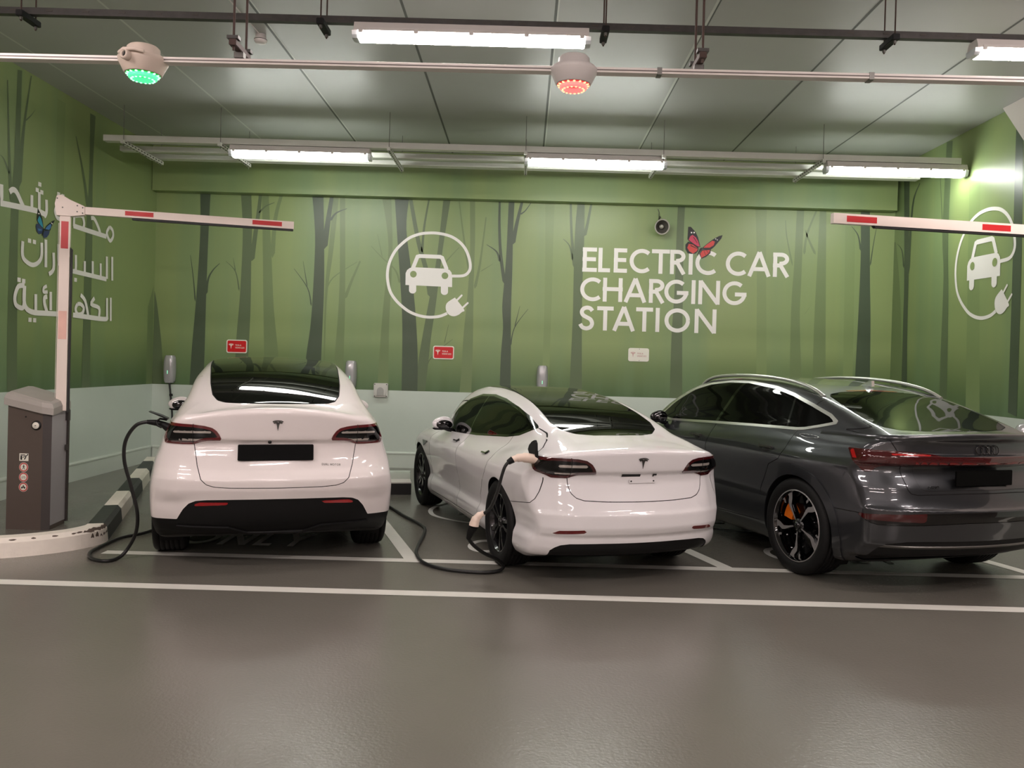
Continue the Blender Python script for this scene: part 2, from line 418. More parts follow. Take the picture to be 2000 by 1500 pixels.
SHAPES = {}
SHAPES['hatch'] = CarShape(length=4.751, xs=.993,
    wy=[(-.1,.86),(0,.875),(.3,.91),(.6,.945),(1.0,.96),(1.7,.95),(2.5,.945),(3.4,.95),(3.9,.96),(4.3,.93),(4.6,.83),(4.8,.70)],
    sz=[(.15,.12),(.22,.06),(.3,.03),(.45,.006),(.6,.0),(.74,.02),(.83,.042),(.9,.072),(.98,.10),(1.07,.14),(1.14,.18),(1.3,.30)],
    rc=[(.15,.32),(.27,.20),(.30,.16),(.36,.10),(.45,.06),(.545,.035),(.58,.022),(.63,.005),(.69,.0),(.725,.014),(.78,.05),(.88,.085),(.96,.10),(.98,.088),(.995,.07),(1.06,.055),(1.14,.042),(1.2,.035),(1.3,.03)],
    deck=[(-.1,1.232),(.03,1.236),(.15,1.241),(.33,1.243),(.7,1.18),(1.2,1.12),(2.2,1.10),(3.3,1.07),(3.7,1.06),(4.1,.98),(4.5,.86),(4.8,.70)],
    fc=[(.15,4.55),(.3,4.72),(.5,4.75),(.7,4.72),(.9,4.5),(1.1,4.2)], bot=[(-.1,.27),(.3,.24),(.6,.19),(4.4,.17),(4.8,.2)],
    roof=[(-.3,.98),(0,1.125),(.2,1.197),(.4,1.266),(.6,1.332),(.9,1.42),(1.2,1.494),(1.6,1.565),(2.0,1.60),(2.4,1.618),(2.8,1.605),(3.1,1.55),(3.4,1.42),(3.7,1.25),(4.0,1.04),(4.5,.7)],
    cw=[(-.1,.70),(.2,.74),(.5,.785),(.9,.81),(1.5,.825),(2.5,.84),(3.2,.81),(3.7,.72),(4.2,.5)],
    cin=[(.8,-.04),(1.1,0),(1.18,.045),(1.3,.118),(1.42,.155),(1.5,.20),(1.55,.225),(1.65,.30)],
    p1=.10, p2=.75, p3=.55, f1=.15, f2=.9, dc=.17, cc=.11, rk=.10, cn=1.12, ks=.12, kr=.05, kc=.055, kb=.10,
    bulges=[], arches=[(.99,.36,.385,.70),(3.88,.36,.385,.70)])
SHAPES['sedan'] = CarShape(length=4.694, xs=.905,
    wy=[(-.1,.84),(0,.85),(.3,.885),(.6,.91),(.95,.922),(1.5,.912),(2.3,.905),(3.2,.91),(3.85,.922),(4.2,.89),(4.5,.80),(4.75,.66)],
    sz=[(.13,.13),(.19,.07),(.27,.028),(.33,.03),(.41,.058),(.52,.04),(.65,.008),(.74,.0),(.795,.0),(.83,.010),(.86,.024),(.93,.06),(1.0,.115),(1.1,.21)],
    rc=[(.13,.34),(.20,.20),(.225,.13),(.30,.06),(.35,.045),(.375,.042),(.41,.018),(.46,.0),(.535,.0),(.575,.018),(.625,.036),(.72,.068),(.79,.084),(.825,.080),(.86,.048),(.90,.038),(.96,.028),(1.0,.022),(1.1,.02)],
    deck=[(-.1,1.012),(.03,1.016),(.1,1.032),(.3,1.062),(.5,1.08),(.8,1.04),(1.2,.985),(2.2,.955),(3.2,.93),(3.5,.965),(3.8,.95),(4.2,.86),(4.5,.76),(4.75,.6)],
    fc=[(.13,4.5),(.25,4.66),(.4,4.69),(.6,4.67),(.75,4.5),(.9,4.2)], bot=[(-.1,.215),(.3,.2),(.6,.16),(4.4,.15),(4.8,.18)],
    roof=[(-.3,.82),(0,.94),(.2,1.0),(.4,1.045),(.55,1.085),(.8,1.165),(1.1,1.25),(1.5,1.33),(1.9,1.378),(2.3,1.40),(2.6,1.40),(2.9,1.37),(3.2,1.27),(3.5,1.11),(3.75,.95),(4.0,.8)],
    cw=[(-.1,.50),(.2,.60),(.5,.675),(.9,.715),(1.4,.735),(2.0,.745),(3.0,.73),(3.4,.67),(3.8,.55),(4.1,.35)],
    cin=[(.7,-.05),(.95,.0),(1.05,.035),(1.15,.085),(1.25,.14),(1.35,.215),(1.45,.31)],
    p1=.11, p2=.9, p3=.55, f1=.15, f2=.9, dc=.12, cc=.05, rk=.12, cn=1.1, ks=.12, kr=.035, kc=.10, kb=.09,
    bulges=[(.95,.72,.45,.12,.006)], arches=[(.978,.345,.36,.66),(3.853,.345,.36,.66)])
SHAPES['sportback'] = CarShape(length=4.901, xs=1.,
    wy=[(-.1,.90),(0,.91),(.35,.93),(.7,.945),(1.06,.955),(1.6,.95),(2.4,.945),(3.3,.95),(3.99,.965),(4.4,.93),(4.7,.82),(4.95,.68)],
    sz=[(.15,.12),(.22,.085),(.32,.045),(.45,.03),(.6,.018),(.75,.008),(.92,.0),(.97,.008),(1.03,.028),(1.10,.055),(1.16,.09),(1.3,.24)],
    rc=[(.15,.42),(.27,.26),(.30,.16),(.375,.085),(.40,.05),(.47,.03),(.56,.012),(.62,.0),(.655,.0),(.675,.02),(.77,.055),(.80,.062),(.94,.118),(.97,.10),(.985,.065),(1.03,.062),(1.06,.085),(1.12,.09),(1.165,.06),(1.19,.03),(1.25,.02)],
    deck=[(-.1,1.203),(.02,1.207),(.1,1.198),(.25,1.185),(.5,1.19),(.9,1.185),(1.6,1.155),(2.4,1.13),(3.3,1.09),(3.7,1.09),(4.1,1.02),(4.5,.92),(4.95,.7)],
    fc=[(.15,4.7),(.3,4.87),(.5,4.9),(.8,4.86),(.95,4.6),(1.1,4.3)], bot=[(-.1,.28),(.3,.25),(.6,.2),(4.4,.18),(4.95,.2)],
    roof=[(-.3,.98),(0,1.09),(.2,1.145),(.4,1.20),(.7,1.295),(1.0,1.39),(1.2,1.445),(1.5,1.505),(2.0,1.552),(2.4,1.56),(2.8,1.54),(3.1,1.47),(3.5,1.31),(3.8,1.15),(4.1,.98),(4.5,.8)],
    cw=[(-.1,.70),(.3,.775),(.7,.84),(1.2,.885),(2.0,.89),(3.0,.875),(3.5,.80),(3.9,.66),(4.3,.4)],
    cin=[(.8,-.02),(1.1,.0),(1.2,.045),(1.3,.10),(1.42,.17),(1.5,.235),(1.6,.32)],
    p1=.12, p2=1.0, p3=.6, f1=.15, f2=.9, dc=.07, cc=.045, rk=.10, cn=1.12, ks=.07, kr=.03, kc=.09, kb=.05,
    bulges=[(1.06,.90,.5,.10,.012),(3.99,.90,.5,.10,.012)], arches=[(1.06,.38,.415,.70),(3.99,.38,.415,.70)])
# ---------------------------------------------------------------- mural artwork, in metres on each wall (B: x,z  L/R: y,z)
TRUNKS = [['d','B',[(-4.918,4.077),(-4.903,3.426),(-4.937,2.524),(-4.986,1.733),(-5.01,1.123)],[(-4.761,4.082),(-4.779,3.429),(-4.791,2.528),(-4.794,1.739),(-4.802,1.129)]],['m','B',[(-5.57,2.551),(-5.567,2.056),(-5.581,1.108)],[(-5.565,2.552),(-5.514,2.283),(-5.43,1.608),(-5.434,1.112)]],['m','B',[(-4.31,4.072),(-4.265,3.443),(-4.284,2.542),(-4.324,1.864),(-4.34,1.142)],[(-4.153,4.076),(-4.129,3.559),(-4.129,3.109),(-4.121,2.321),(-4.137,1.599),(-4.137,1.147)]],['l','B',[(-3.995,4.08),(-3.968,3.451),(-3.935,2.551),(-3.9,1.628),(-3.877,1.154)],[(-3.894,4.083),(-3.824,3.095),(-3.771,2.33),(-3.686,1.634),(-3.663,1.16)]],['l','B',[(-2.914,4.088),(-2.972,3.254),(-3.011,2.577),(-2.997,1.134)],[(-2.835,4.09),(-2.899,3.255),(-2.964,2.691),(-2.988,2.127),(-2.981,1.134)]],['d','B',[(-3.24,4.079),(-3.18,3.473),(-3.185,2.797),(-3.213,2.12),(-3.269,1.623),(-3.29,1.125)],[(-3.071,4.083),(-3.042,3.364),(-3.025,2.689),(-3.033,2.125),(-3.042,1.584),(-3.046,1.132)]],['l','B',[(-2.823,4.068),(-2.797,3.033),(-2.802,2.357),(-2.84,1.634),(-2.849,1.115)],[(-2.744,4.07),(-2.706,2.585),(-2.705,1.638),(-2.696,1.119)]],['l','B',[(-2.194,4.074),(-2.107,3.604),(-2.074,3.175),(-2.138,2.313),(-2.186,1.278),(-2.187,1.127)],[(-2.054,4.068),(-2.015,3.392),(-2.02,2.747),(-2.035,2.101),(-2.02,1.121)]],['d','B',[(-2.001,4.069),(-1.94,3.394),(-1.88,2.751),(-1.835,2.106),(-1.822,1.126)],[(-1.779,4.075),(-1.816,3.612),(-1.724,2.97),(-1.643,2.327),(-1.593,1.682),(-1.585,1.122)]],['m','B',[(-1.269,4.057),(-1.343,3.195),(-1.434,2.591),(-1.527,2.007),(-1.589,1.51),(-1.583,1.122)],[(-1.161,4.06),(-1.26,3.305),(-1.344,2.443),(-1.397,2.011),(-1.438,1.514),(-1.471,1.125)]],['l','B',[(-0.871,4.046),(-0.848,3.209),(-0.874,2.563),(-0.913,2.024),(-0.931,1.485),(-0.954,1.128)],[(-0.795,4.048),(-0.779,3.426),(-0.783,2.781),(-0.77,1.92),(-0.775,1.133)]],['d','B',[(-0.29,4.041),(-0.302,3.332),(-0.322,2.879),(-0.344,2.47),(-0.324,2.148),(-0.345,1.716),(-0.35,1.113)],[(-0.204,4.043),(-0.212,3.549),(-0.208,3.012),(-0.211,2.366),(-0.194,1.721),(-0.188,1.117)]],['f','B',[(0.259,4.034),(0.281,3.24),(0.289,2.165),(0.276,1.108)],[(0.399,4.038),(0.393,3.458),(0.396,2.598),(0.383,1.111)]],['m','B',[(0.742,4.045),(0.714,3.528),(0.717,2.668),(0.718,2.238),(0.695,1.117)],[(0.85,4.048),(0.857,3.425),(0.85,2.887),(0.858,2.242),(0.889,1.122)]],['m','B',[(2.248,4.065),(2.241,3.57),(2.233,2.71),(2.209,2.064),(2.208,1.137)],[(2.355,4.068),(2.348,3.573),(2.362,2.714),(2.371,2.068),(2.398,1.142)]],['f','B',[(3.41,4.054),(3.458,3.174),(3.507,1.151)],[(3.582,4.058),(3.597,3.178),(3.669,1.156)]],['l','B',[(4.034,4.028),(4.017,3.189),(3.993,2.543),(4.003,1.143)],[(4.142,4.031),(4.131,2.977),(4.129,2.332),(4.204,1.149)]],['l','B',[(4.378,4.037),(4.361,3.199),(4.344,2.338),(4.348,1.153)],[(4.475,4.04),(4.516,2.342),(4.553,1.158)]],['d','B',[(4.989,4.084),(5.011,3.382),(5.004,2.563),(4.985,1.578),(4.984,1.086)],[(5.127,4.082),(5.159,3.058),(5.189,2.404),(5.205,1.584),(5.224,1.092)]],['f','B',[(4.76,4.095),(4.786,2.72),(4.804,1.081)],[(4.907,4.099),(4.933,2.724),(4.951,1.085)]],['l','R',[(12.609,3.593),(12.608,2.741),(12.598,1.56),(12.583,1.036)],[(12.542,3.583),(12.336,2.72),(12.197,1.535),(12.149,1.061)]],['d','R',[(12.336,4.546),(12.23,3.03),(12.221,2.394),(12.211,1.535),(12.198,1.058)],[(12.159,4.507),(12.091,3.016),(12.082,2.387),(12.043,1.523),(12.012,1.069)]],['m','R',[(11.108,4.703),(11.146,3.498),(11.08,2.913),(11.093,1.76),(11.079,1.096)],[(10.954,4.677),(10.99,3.474),(10.936,2.614),(10.898,1.391),(10.891,1.107)]],['d','R',[(9.531,4.584),(9.527,3.743),(9.513,2.753),(9.512,1.217)],[(9.387,4.445),(9.352,3.222),(9.339,2.249),(9.342,1.179)]],['f','R',[(10.509,4.218),(10.477,2.851),(10.423,1.109)],[(10.255,4.159),(10.2,2.823),(10.099,1.13)]],['m','L',[(9.114,4.653),(9.092,3.74),(9.061,3.357),(9.042,2.737),(9.034,1.744),(9.052,1.159)],[(9.197,4.671),(9.187,3.764),(9.192,3.385),(9.187,2.757),(9.211,1.749),(9.238,1.163)]],['m','L',[(10.639,4.636),(10.648,3.868),(10.593,2.953),(10.581,1.984),(10.581,1.144)],[(10.771,4.636),(10.735,3.888),(10.763,2.977),(10.768,1.993),(10.785,1.15)]],['l','L',[(12.388,2.298),(12.388,1.141)],[(12.566,2.631),(12.593,1.147)]],['f','L',[(9.895,4.589),(9.898,3.7),(9.969,1.151)],[(10.072,4.584),(10.073,3.739),(10.123,1.158)]]]
BRANCHES = [['d','B',[(-4.81,2.53),(-4.781,2.757),(-4.706,2.896),(-4.602,2.998)],[(-4.772,2.526),(-4.753,2.75),(-4.691,2.886),(-4.597,2.992)]],['d','B',[(-4.964,2.409),(-4.995,2.747),(-5.044,3.106)],[(-4.941,2.412),(-4.981,2.749),(-5.039,3.107)]],['m','B',[(-4.159,3.046),(-4.117,3.384),(-4.061,3.812),(-4.034,4.082)],[(-4.082,3.038),(-4.051,3.377),(-4.005,3.807),(-3.988,4.078)]],['m','B',[(-4.043,3.775),(-3.939,3.876),(-3.801,3.932)],[(-4.021,3.754),(-3.928,3.861),(-3.798,3.925)]],['m','B',[(-4.308,2.584),(-4.366,2.875),(-4.512,3.03)],[(-4.285,2.589),(-4.354,2.881),(-4.508,3.033)]],['m','B',[(-4.367,2.876),(-4.4,3.079)],[(-4.352,2.879),(-4.397,3.08)]],['l','B',[(-3.847,3.097),(-3.811,3.685),(-3.713,4.083)],[(-3.778,3.094),(-3.754,3.678),(-3.668,4.072)]],['d','B',[(-3.085,3.257),(-3.024,3.708),(-2.963,4.09)],[(-2.993,3.247),(-2.951,3.699),(-2.91,4.083)]],['d','B',[(-2.971,3.693),(-2.88,3.805),(-2.714,3.872)],[(-2.94,3.67),(-2.866,3.787),(-2.711,3.865)]],['d','B',[(-3.22,2.388),(-3.278,2.657),(-3.484,2.945)],[(-3.198,2.394),(-3.266,2.663),(-3.48,2.948)]],['d','B',[(-3.28,2.658),(-3.352,3.063)],[(-3.265,2.661),(-3.348,3.063)]],['l','B',[(-2.735,2.526),(-2.639,2.774),(-2.505,3.091)],[(-2.684,2.509),(-2.603,2.761),(-2.483,3.082)]],['l','B',[(-3.01,2.604),(-2.899,2.833),(-2.541,3.077)],[(-2.99,2.595),(-2.888,2.822),(-2.536,3.071)]],['m','B',[(-1.461,2.562),(-1.532,2.968),(-1.658,3.395),(-1.79,4.038)],[(-1.385,2.577),(-1.465,2.984),(-1.598,3.41),(-1.737,4.049)]],['m','B',[(-1.589,3.233),(-1.563,3.621),(-1.495,4.053)],[(-1.551,3.231),(-1.532,3.618),(-1.472,4.049)]],['l','B',[(-1.303,2.988),(-1.175,3.162),(-1.016,3.336)],[(-1.285,2.975),(-1.163,3.152),(-1.01,3.331)]],['l','B',[(-0.789,2.721),(-0.71,3.108),(-0.63,3.796)],[(-0.743,2.713),(-0.679,3.104),(-0.615,3.795)]],['l','B',[(-0.695,2.983),(-0.502,3.102)],[(-0.687,2.97),(-0.499,3.098)]],['l','B',[(-0.859,2.905),(-0.953,3.419),(-1.039,4.019)],[(-0.821,2.912),(-0.927,3.424),(-1.024,4.022)]],['d','B',[(-0.342,2.789),(-0.408,3.219),(-0.438,3.65),(-0.44,4.037)],[(-0.289,2.798),(-0.363,3.225),(-0.4,3.652),(-0.41,4.037)]],['d','B',[(-0.246,3.404),(-0.188,3.706),(-0.11,4.04)],[(-0.178,3.393),(-0.136,3.696),(-0.073,4.032)]],['d','B',[(-0.119,3.862),(-0.044,3.913),(0.041,4.031)],[(-0.105,3.843),(-0.033,3.903),(0.047,4.026)]],['d','B',[(-0.416,3.129),(-0.46,3.277),(-0.607,3.385)],[(-0.38,3.142),(-0.443,3.291),(-0.604,3.39)]],['d','B',[(-0.212,1.873),(-0.157,2.155),(0.043,2.439)],[(-0.193,1.869),(-0.146,2.15),(0.047,2.436)]],['d','B',[(-0.159,2.154),(-0.081,2.478)],[(-0.145,2.151),(-0.077,2.477)]],['l','B',[(-1.906,2.767),(-1.949,2.915),(-2.034,3.03),(-2.164,3.136),(-2.339,3.316)],[(-1.877,2.776),(-1.927,2.927),(-2.021,3.044),(-2.155,3.146),(-2.333,3.321)]],['l','B',[(-2.167,3.139),(-2.246,3.493)],[(-2.152,3.143),(-2.241,3.494)]],['m','B',[(-1.481,1.496),(-1.426,1.626),(-1.349,1.713)],[(-1.459,1.487),(-1.413,1.618),(-1.343,1.708)]],['m','B',[(-1.206,1.877),(-1.145,2.169)],[(-1.194,1.875),(-1.141,2.168)]],['m','B',[(-1.245,1.825),(-1.074,1.956)],[(-1.238,1.816),(-1.072,1.953)]],['m','B',[(0.704,3.053),(0.652,3.525),(0.624,4.041)],[(0.75,3.058),(0.69,3.529),(0.655,4.043)]],['m','B',[(0.833,3.559),(0.881,3.752),(0.936,4.053)],[(0.886,3.548),(0.922,3.745),(0.966,4.048)]],['m','B',[(0.676,3.18),(0.634,3.394),(0.54,3.5)],[(0.706,3.187),(0.651,3.401),(0.545,3.504)]],['l','B',[(4.143,3.367),(4.181,3.671),(4.314,4.029)],[(4.181,3.363),(4.211,3.663),(4.336,4.021)]],['l','B',[(4.317,3.361),(4.207,3.598),(4.165,3.728)],[(4.351,3.378),(4.232,3.609),(4.18,3.733)]],['l','B',[(3.984,3.186),(3.889,3.614),(3.863,3.872)],[(4.006,3.191),(3.904,3.617),(3.871,3.873)]],['f','B',[(4.183,2.467),(4.291,2.617)],[(4.196,2.458),(4.294,2.615)]],['d','B',[(4.994,3.444),(4.954,3.671),(4.858,3.808)],[(5.024,3.45),(4.971,3.678),(4.863,3.811)]],['d','B',[(5.148,3.223),(5.19,3.551),(5.231,3.797)],[(5.167,3.221),(5.202,3.549),(5.237,3.796)]],['d','R',[(12.145,3.023),(12.063,4.017),(11.843,4.314)],[(12.064,3.012),(12.011,4.004),(11.821,4.306)]],['d','R',[(12.278,3.162),(12.343,3.425),(12.5,3.55)],[(12.229,3.158),(12.314,3.424),(12.491,3.551)]],['m','R',[(11.075,2.969),(11.167,3.617),(11.263,4.306)],[(11.034,2.966),(11.14,3.614),(11.249,4.303)]],['m','L',[(9.147,3.388),(9.195,3.879),(9.251,4.186),(9.359,4.671)],[(9.23,3.402),(9.257,3.892),(9.292,4.195),(9.378,4.676)]],['m','L',[(9.263,4.149),(9.369,4.234),(9.458,4.326)],[(9.283,4.142),(9.382,4.231),(9.462,4.326)]],['m','L',[(9.027,3.174),(8.979,3.712),(8.935,4.482)],[(9.09,3.187),(9.019,3.722),(8.952,4.488)]],['m','L',[(8.994,3.493),(8.908,3.626),(8.844,3.666)],[(9.027,3.508),(8.927,3.636),(8.849,3.67)]],['m','L',[(10.606,3.405),(10.502,3.77),(10.391,4.062),(10.309,4.256)],[(10.679,3.423),(10.554,3.785),(10.422,4.073),(10.321,4.26)]]]
LETTERS = [('E',0,0.841,1.067),('L',0,1.078,1.265),('E',0,1.311,1.519),('C',0,1.547,1.857),('T',0,1.879,2.148),('R',0,2.154,2.384),('I',0,2.43,2.499),('C',0,2.533,2.854),('C',0,2.99,3.306),('A',0,3.321,3.665),('R',0,3.698,3.941),('C',1,0.817,1.134),('H',1,1.155,1.457),('A',1,1.478,1.812),('R',1,1.849,2.081),('G',1,2.081,2.443),('I',1,2.486,2.551),('N',1,2.587,2.921),('G',1,2.953,3.315),('S',2,0.808,1.043),('T',2,1.082,1.329),('A',2,1.319,1.652),('T',2,1.667,1.921),('I',2,1.96,2.023),('O',2,2.094,2.481),('N',2,2.542,2.88)]
EMBLEM = {'ring':[(-1.109,2.901),(-0.948,2.91),(-0.873,2.955),(-0.839,3.037),(-0.858,3.166),(-0.915,3.304),(-1.004,3.409),(-1.114,3.481),(-1.222,3.517),(-1.352,3.537),(-1.481,3.536),(-1.609,3.517),(-1.759,3.457),(-1.885,3.353),(-1.979,3.242),(-2.05,3.09),(-2.079,2.939),(-2.07,2.788),(-2.028,2.639),(-1.949,2.523),(-1.85,2.429),(-1.729,2.346),(-1.577,2.292),(-1.426,2.275),(-1.276,2.294),(-1.169,2.34)],'body':[(-1.805,2.748),(-1.807,2.925),(-1.785,2.973),(-1.747,3.004),(-1.704,3.018),(-1.187,3.008),(-1.148,2.99),(-1.119,2.954),(-1.107,2.901),(-1.104,2.735)],'cabin':[(-1.699,3.003),(-1.635,3.177),(-1.601,3.188),(-1.295,3.184),(-1.264,3.168),(-1.191,2.998)],'w1':[(-1.697,2.756),(-1.695,2.67)],'w2':[(-1.219,2.743),(-1.217,2.661)],'h1':(-1.69,2.913),'h2':(-1.216,2.902),'plug':[(-1.057,2.58),(-0.912,2.401),(-0.944,2.367),(-0.996,2.323),(-1.06,2.298),(-1.121,2.309),(-1.165,2.344),(-1.19,2.404),(-1.188,2.468),(-1.152,2.517)],'p1':[(-1.032,2.533),(-0.957,2.615)],'p2':[(-0.939,2.428),(-0.863,2.503)]}
ARABIC = [([(8.878,3.363),(8.883,3.218),(8.863,3.198)],0.042),([(8.864,3.162),(9.214,3.185),(9.548,3.2),(9.717,3.186)],0.049),([(9.017,3.31),(9.07,3.346),(9.139,3.335),(9.241,3.229),(9.27,3.201)],0.046),([(9.423,3.358),(9.429,3.196)],0.036),([(9.564,3.421),(9.572,3.204)],0.036),([(9.71,3.362),(9.716,3.221),(9.672,3.161)],0.036),([(9.919,3.312),(9.895,3.263),(9.94,3.198),(10.023,3.194),(10.07,3.248)],0.036),([(10.297,3.157),(10.604,3.152),(11.11,3.147)],0.046),([(10.709,3.322),(10.793,3.326),(10.906,3.226),(10.949,3.163)],0.036),([(10.337,3.286),(10.487,3.312),(10.545,3.236),(10.53,3.166)],0.033),([(10.309,3.29),(10.308,3.149)],0.029),([(11.194,3.287),(11.12,3.21),(11.152,3.143),(11.219,3.106),(11.287,3.174),(11.271,3.254),(11.194,3.287)],0.033),([(9.27,2.82),(9.27,2.667),(9.335,2.607),(9.467,2.58),(9.585,2.629),(9.637,2.714),(9.631,2.854)],0.036),([(9.713,2.902),(9.725,2.583)],0.039),([(9.876,2.772),(9.884,2.583),(9.791,2.51)],0.036),([(9.979,2.886),(9.987,2.686),(10.046,2.62)],0.036),([(10.365,2.808),(10.372,2.638),(10.338,2.606)],0.036),([(10.303,2.602),(11.136,2.585)],0.042),([(10.577,2.758),(10.583,2.604)],0.033),([(10.771,2.781),(10.779,2.605)],0.033),([(10.974,2.776),(10.982,2.606)],0.033),([(11.131,2.886),(11.144,2.592)],0.039),([(11.275,2.9),(11.29,2.582)],0.036),([(9.317,2.332),(9.204,2.314),(9.145,2.2),(9.17,2.109),(9.283,2.083),(9.315,2.145),(9.317,2.332)],0.039),([(9.317,2.332),(9.324,2.128),(9.458,2.051),(9.762,2.052),(10.036,2.059)],0.046),([(9.533,2.256),(9.541,2.056)],0.036),([(9.76,2.248),(9.708,2.226),(9.711,2.164),(9.761,2.07)],0.039),([(9.749,2.369),(9.688,2.34),(9.69,2.296),(9.768,2.302)],0.023),([(9.831,2.308),(9.839,2.093)],0.036),([(10.493,2.325),(10.606,2.257),(10.689,2.068)],0.036),([(10.426,2.206),(10.382,2.146),(10.431,2.082),(10.539,2.098),(10.573,2.168),(10.498,2.211),(10.426,2.206)],0.033),([(10.326,2.066),(10.689,2.058),(11.12,2.055),(11.167,2.094)],0.046),([(10.831,2.313),(10.758,2.229),(10.953,2.192),(10.958,2.082)],0.036),([(11.156,2.338),(11.168,2.074)],0.036),([(11.255,2.35),(11.269,2.038)],0.033)]
ARABIC_DOTS = [(9.572,3.51),(9.524,3.436),(9.615,3.428),(9.962,3.475),(10.055,3.47),(9.399,2.843),(9.493,2.843),(10.378,2.502),(9.221,2.388),(9.306,2.383),(9.441,1.96),(9.53,1.96)]
BLUE_FLY = [['k',[(9.54,3.234),(9.595,3.188),(9.636,3.133),(9.654,3.073),(9.664,3.021),(9.612,3.029),(9.557,3.063),(9.526,3.095),(9.53,3.145)]],['c',[(9.575,3.153),(9.614,3.123),(9.643,3.071),(9.656,3.026),(9.612,3.044),(9.562,3.073),(9.542,3.098)]],['k',[(9.678,3.014),(9.721,3.059),(9.792,3.109),(9.841,3.139),(9.892,3.157),(9.854,3.106),(9.822,3.069),(9.801,3.021),(9.69,3)]],['b',[(9.695,3.02),(9.732,3.058),(9.792,3.096),(9.818,3.091),(9.811,3.054),(9.778,3.025)]],['n',[(9.52,3.051),(9.557,3.06),(9.657,3.011),(9.637,2.961),(9.573,2.941),(9.529,2.972),(9.511,3.018)]],['b',[(9.543,3.005),(9.624,3.006),(9.63,2.994),(9.566,2.978)]],['n',[(9.679,2.999),(9.79,3.016),(9.769,2.968),(9.726,2.927),(9.671,2.913),(9.653,2.954)]],['w',[(9.545,3.179),(9.574,3.184),(9.574,3.17),(9.548,3.166)]],['w',[(9.808,3.118),(9.848,3.108),(9.837,3.097),(9.806,3.108)]],['k',[(9.651,3.022),(9.678,3.021),(9.638,2.933),(9.624,2.937)]]]
RED_FLY = [['k',[(2.411,3.735),(2.452,3.736),(2.524,3.66),(2.563,3.582),(2.604,3.436),(2.558,3.435),(2.492,3.47),(2.426,3.523),(2.405,3.55),(2.409,3.652)]],['p',[(2.479,3.617),(2.53,3.581),(2.564,3.527),(2.594,3.445),(2.557,3.449),(2.482,3.497),(2.423,3.542),(2.443,3.593)]],['k',[(2.636,3.432),(2.695,3.485),(2.785,3.556),(2.875,3.609),(2.93,3.625),(2.913,3.574),(2.86,3.508),(2.807,3.442),(2.766,3.408),(2.637,3.405)]],['r',[(2.646,3.428),(2.699,3.48),(2.781,3.538),(2.818,3.525),(2.801,3.469),(2.742,3.431)]],['k',[(2.417,3.514),(2.492,3.488),(2.577,3.426),(2.569,3.375),(2.533,3.337),(2.469,3.331),(2.413,3.339),(2.379,3.398),(2.377,3.467)]],['r',[(2.427,3.482),(2.492,3.47),(2.568,3.412),(2.55,3.375),(2.496,3.336),(2.44,3.367),(2.406,3.421)]],['k',[(2.628,3.4),(2.761,3.413),(2.754,3.348),(2.691,3.291),(2.623,3.262),(2.588,3.334)]],['r',[(2.633,3.386),(2.748,3.399),(2.735,3.352),(2.681,3.309),(2.622,3.275),(2.602,3.339)]],['w',[(2.452,3.66),(2.473,3.66),(2.473,3.64),(2.453,3.639)]],['w',[(2.491,3.661),(2.512,3.661),(2.513,3.641),(2.492,3.64)]],['w',[(2.821,3.571),(2.835,3.571),(2.835,3.558),(2.822,3.557)]],['w',[(2.845,3.558),(2.858,3.558),(2.859,3.544),(2.845,3.544)]],['k',[(2.451,3.45),(2.577,3.399),(2.577,3.405),(2.456,3.462)]],['k',[(2.652,3.382),(2.681,3.314),(2.688,3.316),(2.658,3.382)]],['k',[(2.688,3.388),(2.726,3.347),(2.731,3.352),(2.697,3.388)]],['k',[(2.489,3.58),(2.552,3.49),(2.556,3.495),(2.498,3.585)]],['k',[(2.595,3.417),(2.627,3.432),(2.637,3.414),(2.561,3.311),(2.552,3.31)]]]
# ---------------------------------------------------------------- the room
YB, XL, XR, HC, HW = 12.6, -5.57, 5.51, 4.70, 1.16
YO, XO, YN = 5.2, 13.0, -9.0          # the lane opens out sideways nearer than YO
def wallpt(wl, e=0.0):
    if wl == 'B': return lambda u, v, w=0: (u, YB - e - w, v)
    if wl == 'L': return lambda u, v, w=0: (XL + e + w, u, v)
    return lambda u, v, w=0: (XR - e - w, u, v)
def struct(name, mb, mats, parent=None, label=None):
    o = mb.build(name, mats, parent)
    if parent is None: o['kind'] = 'structure'
    if label: o['label'] = label
    return o
q = MB(); q.add([(-XO, YN, 0), (XO, YN, 0), (XO, YO, 0), (XR, YO, 0), (XR, YB, 0), (XL, YB, 0), (XL, YO, 0), (-XO, YO, 0)], [tuple(range(8))])
floor = struct('floor', q, M['floor'])
# ceiling with its sealed panel joints
q = MB(); q.add([(-XO, YN, HC), (-XO, YO, HC), (XL, YO, HC), (XL, YB, HC), (XR, YB, HC), (XR, YO, HC), (XO, YO, HC), (XO, YN, HC)], [tuple(range(8))])
for i, x in enumerate((-5.17, -3.81, -2.47, -1.135, .198, 1.545, 2.871, 4.206)):
    w = .012
    q.add([(x - w, YN + .1, HC - .002), (x + w, YN + .1, HC - .002), (x + w, YB - .01, HC - .002), (x - w, YB - .01, HC - .002)], [(0, 1, 2, 3)], 2 if i in (0, 1, 5) else 1)
    if i in (2, 4, 5): q.add([(x + w, YN + .1, HC - .0015), (x + w * 2.2, YN + .1, HC - .0015), (x + w * 2.2, YB - .01, HC - .0015), (x + w, YB - .01, HC - .0015)], [(0, 1, 2, 3)], 3 - 1 if i != 5 else 1)
q.add([(-XO, 6.02, HC - .0012), (XO, 6.02, HC - .0012), (XO, 6.03, HC - .0012), (-XO, 6.03, HC - .0012)], [(0, 1, 2, 3)], 1)
ceiling = struct('ceiling', q, [M['ceiling'], M['joint'], M['joint_light']])

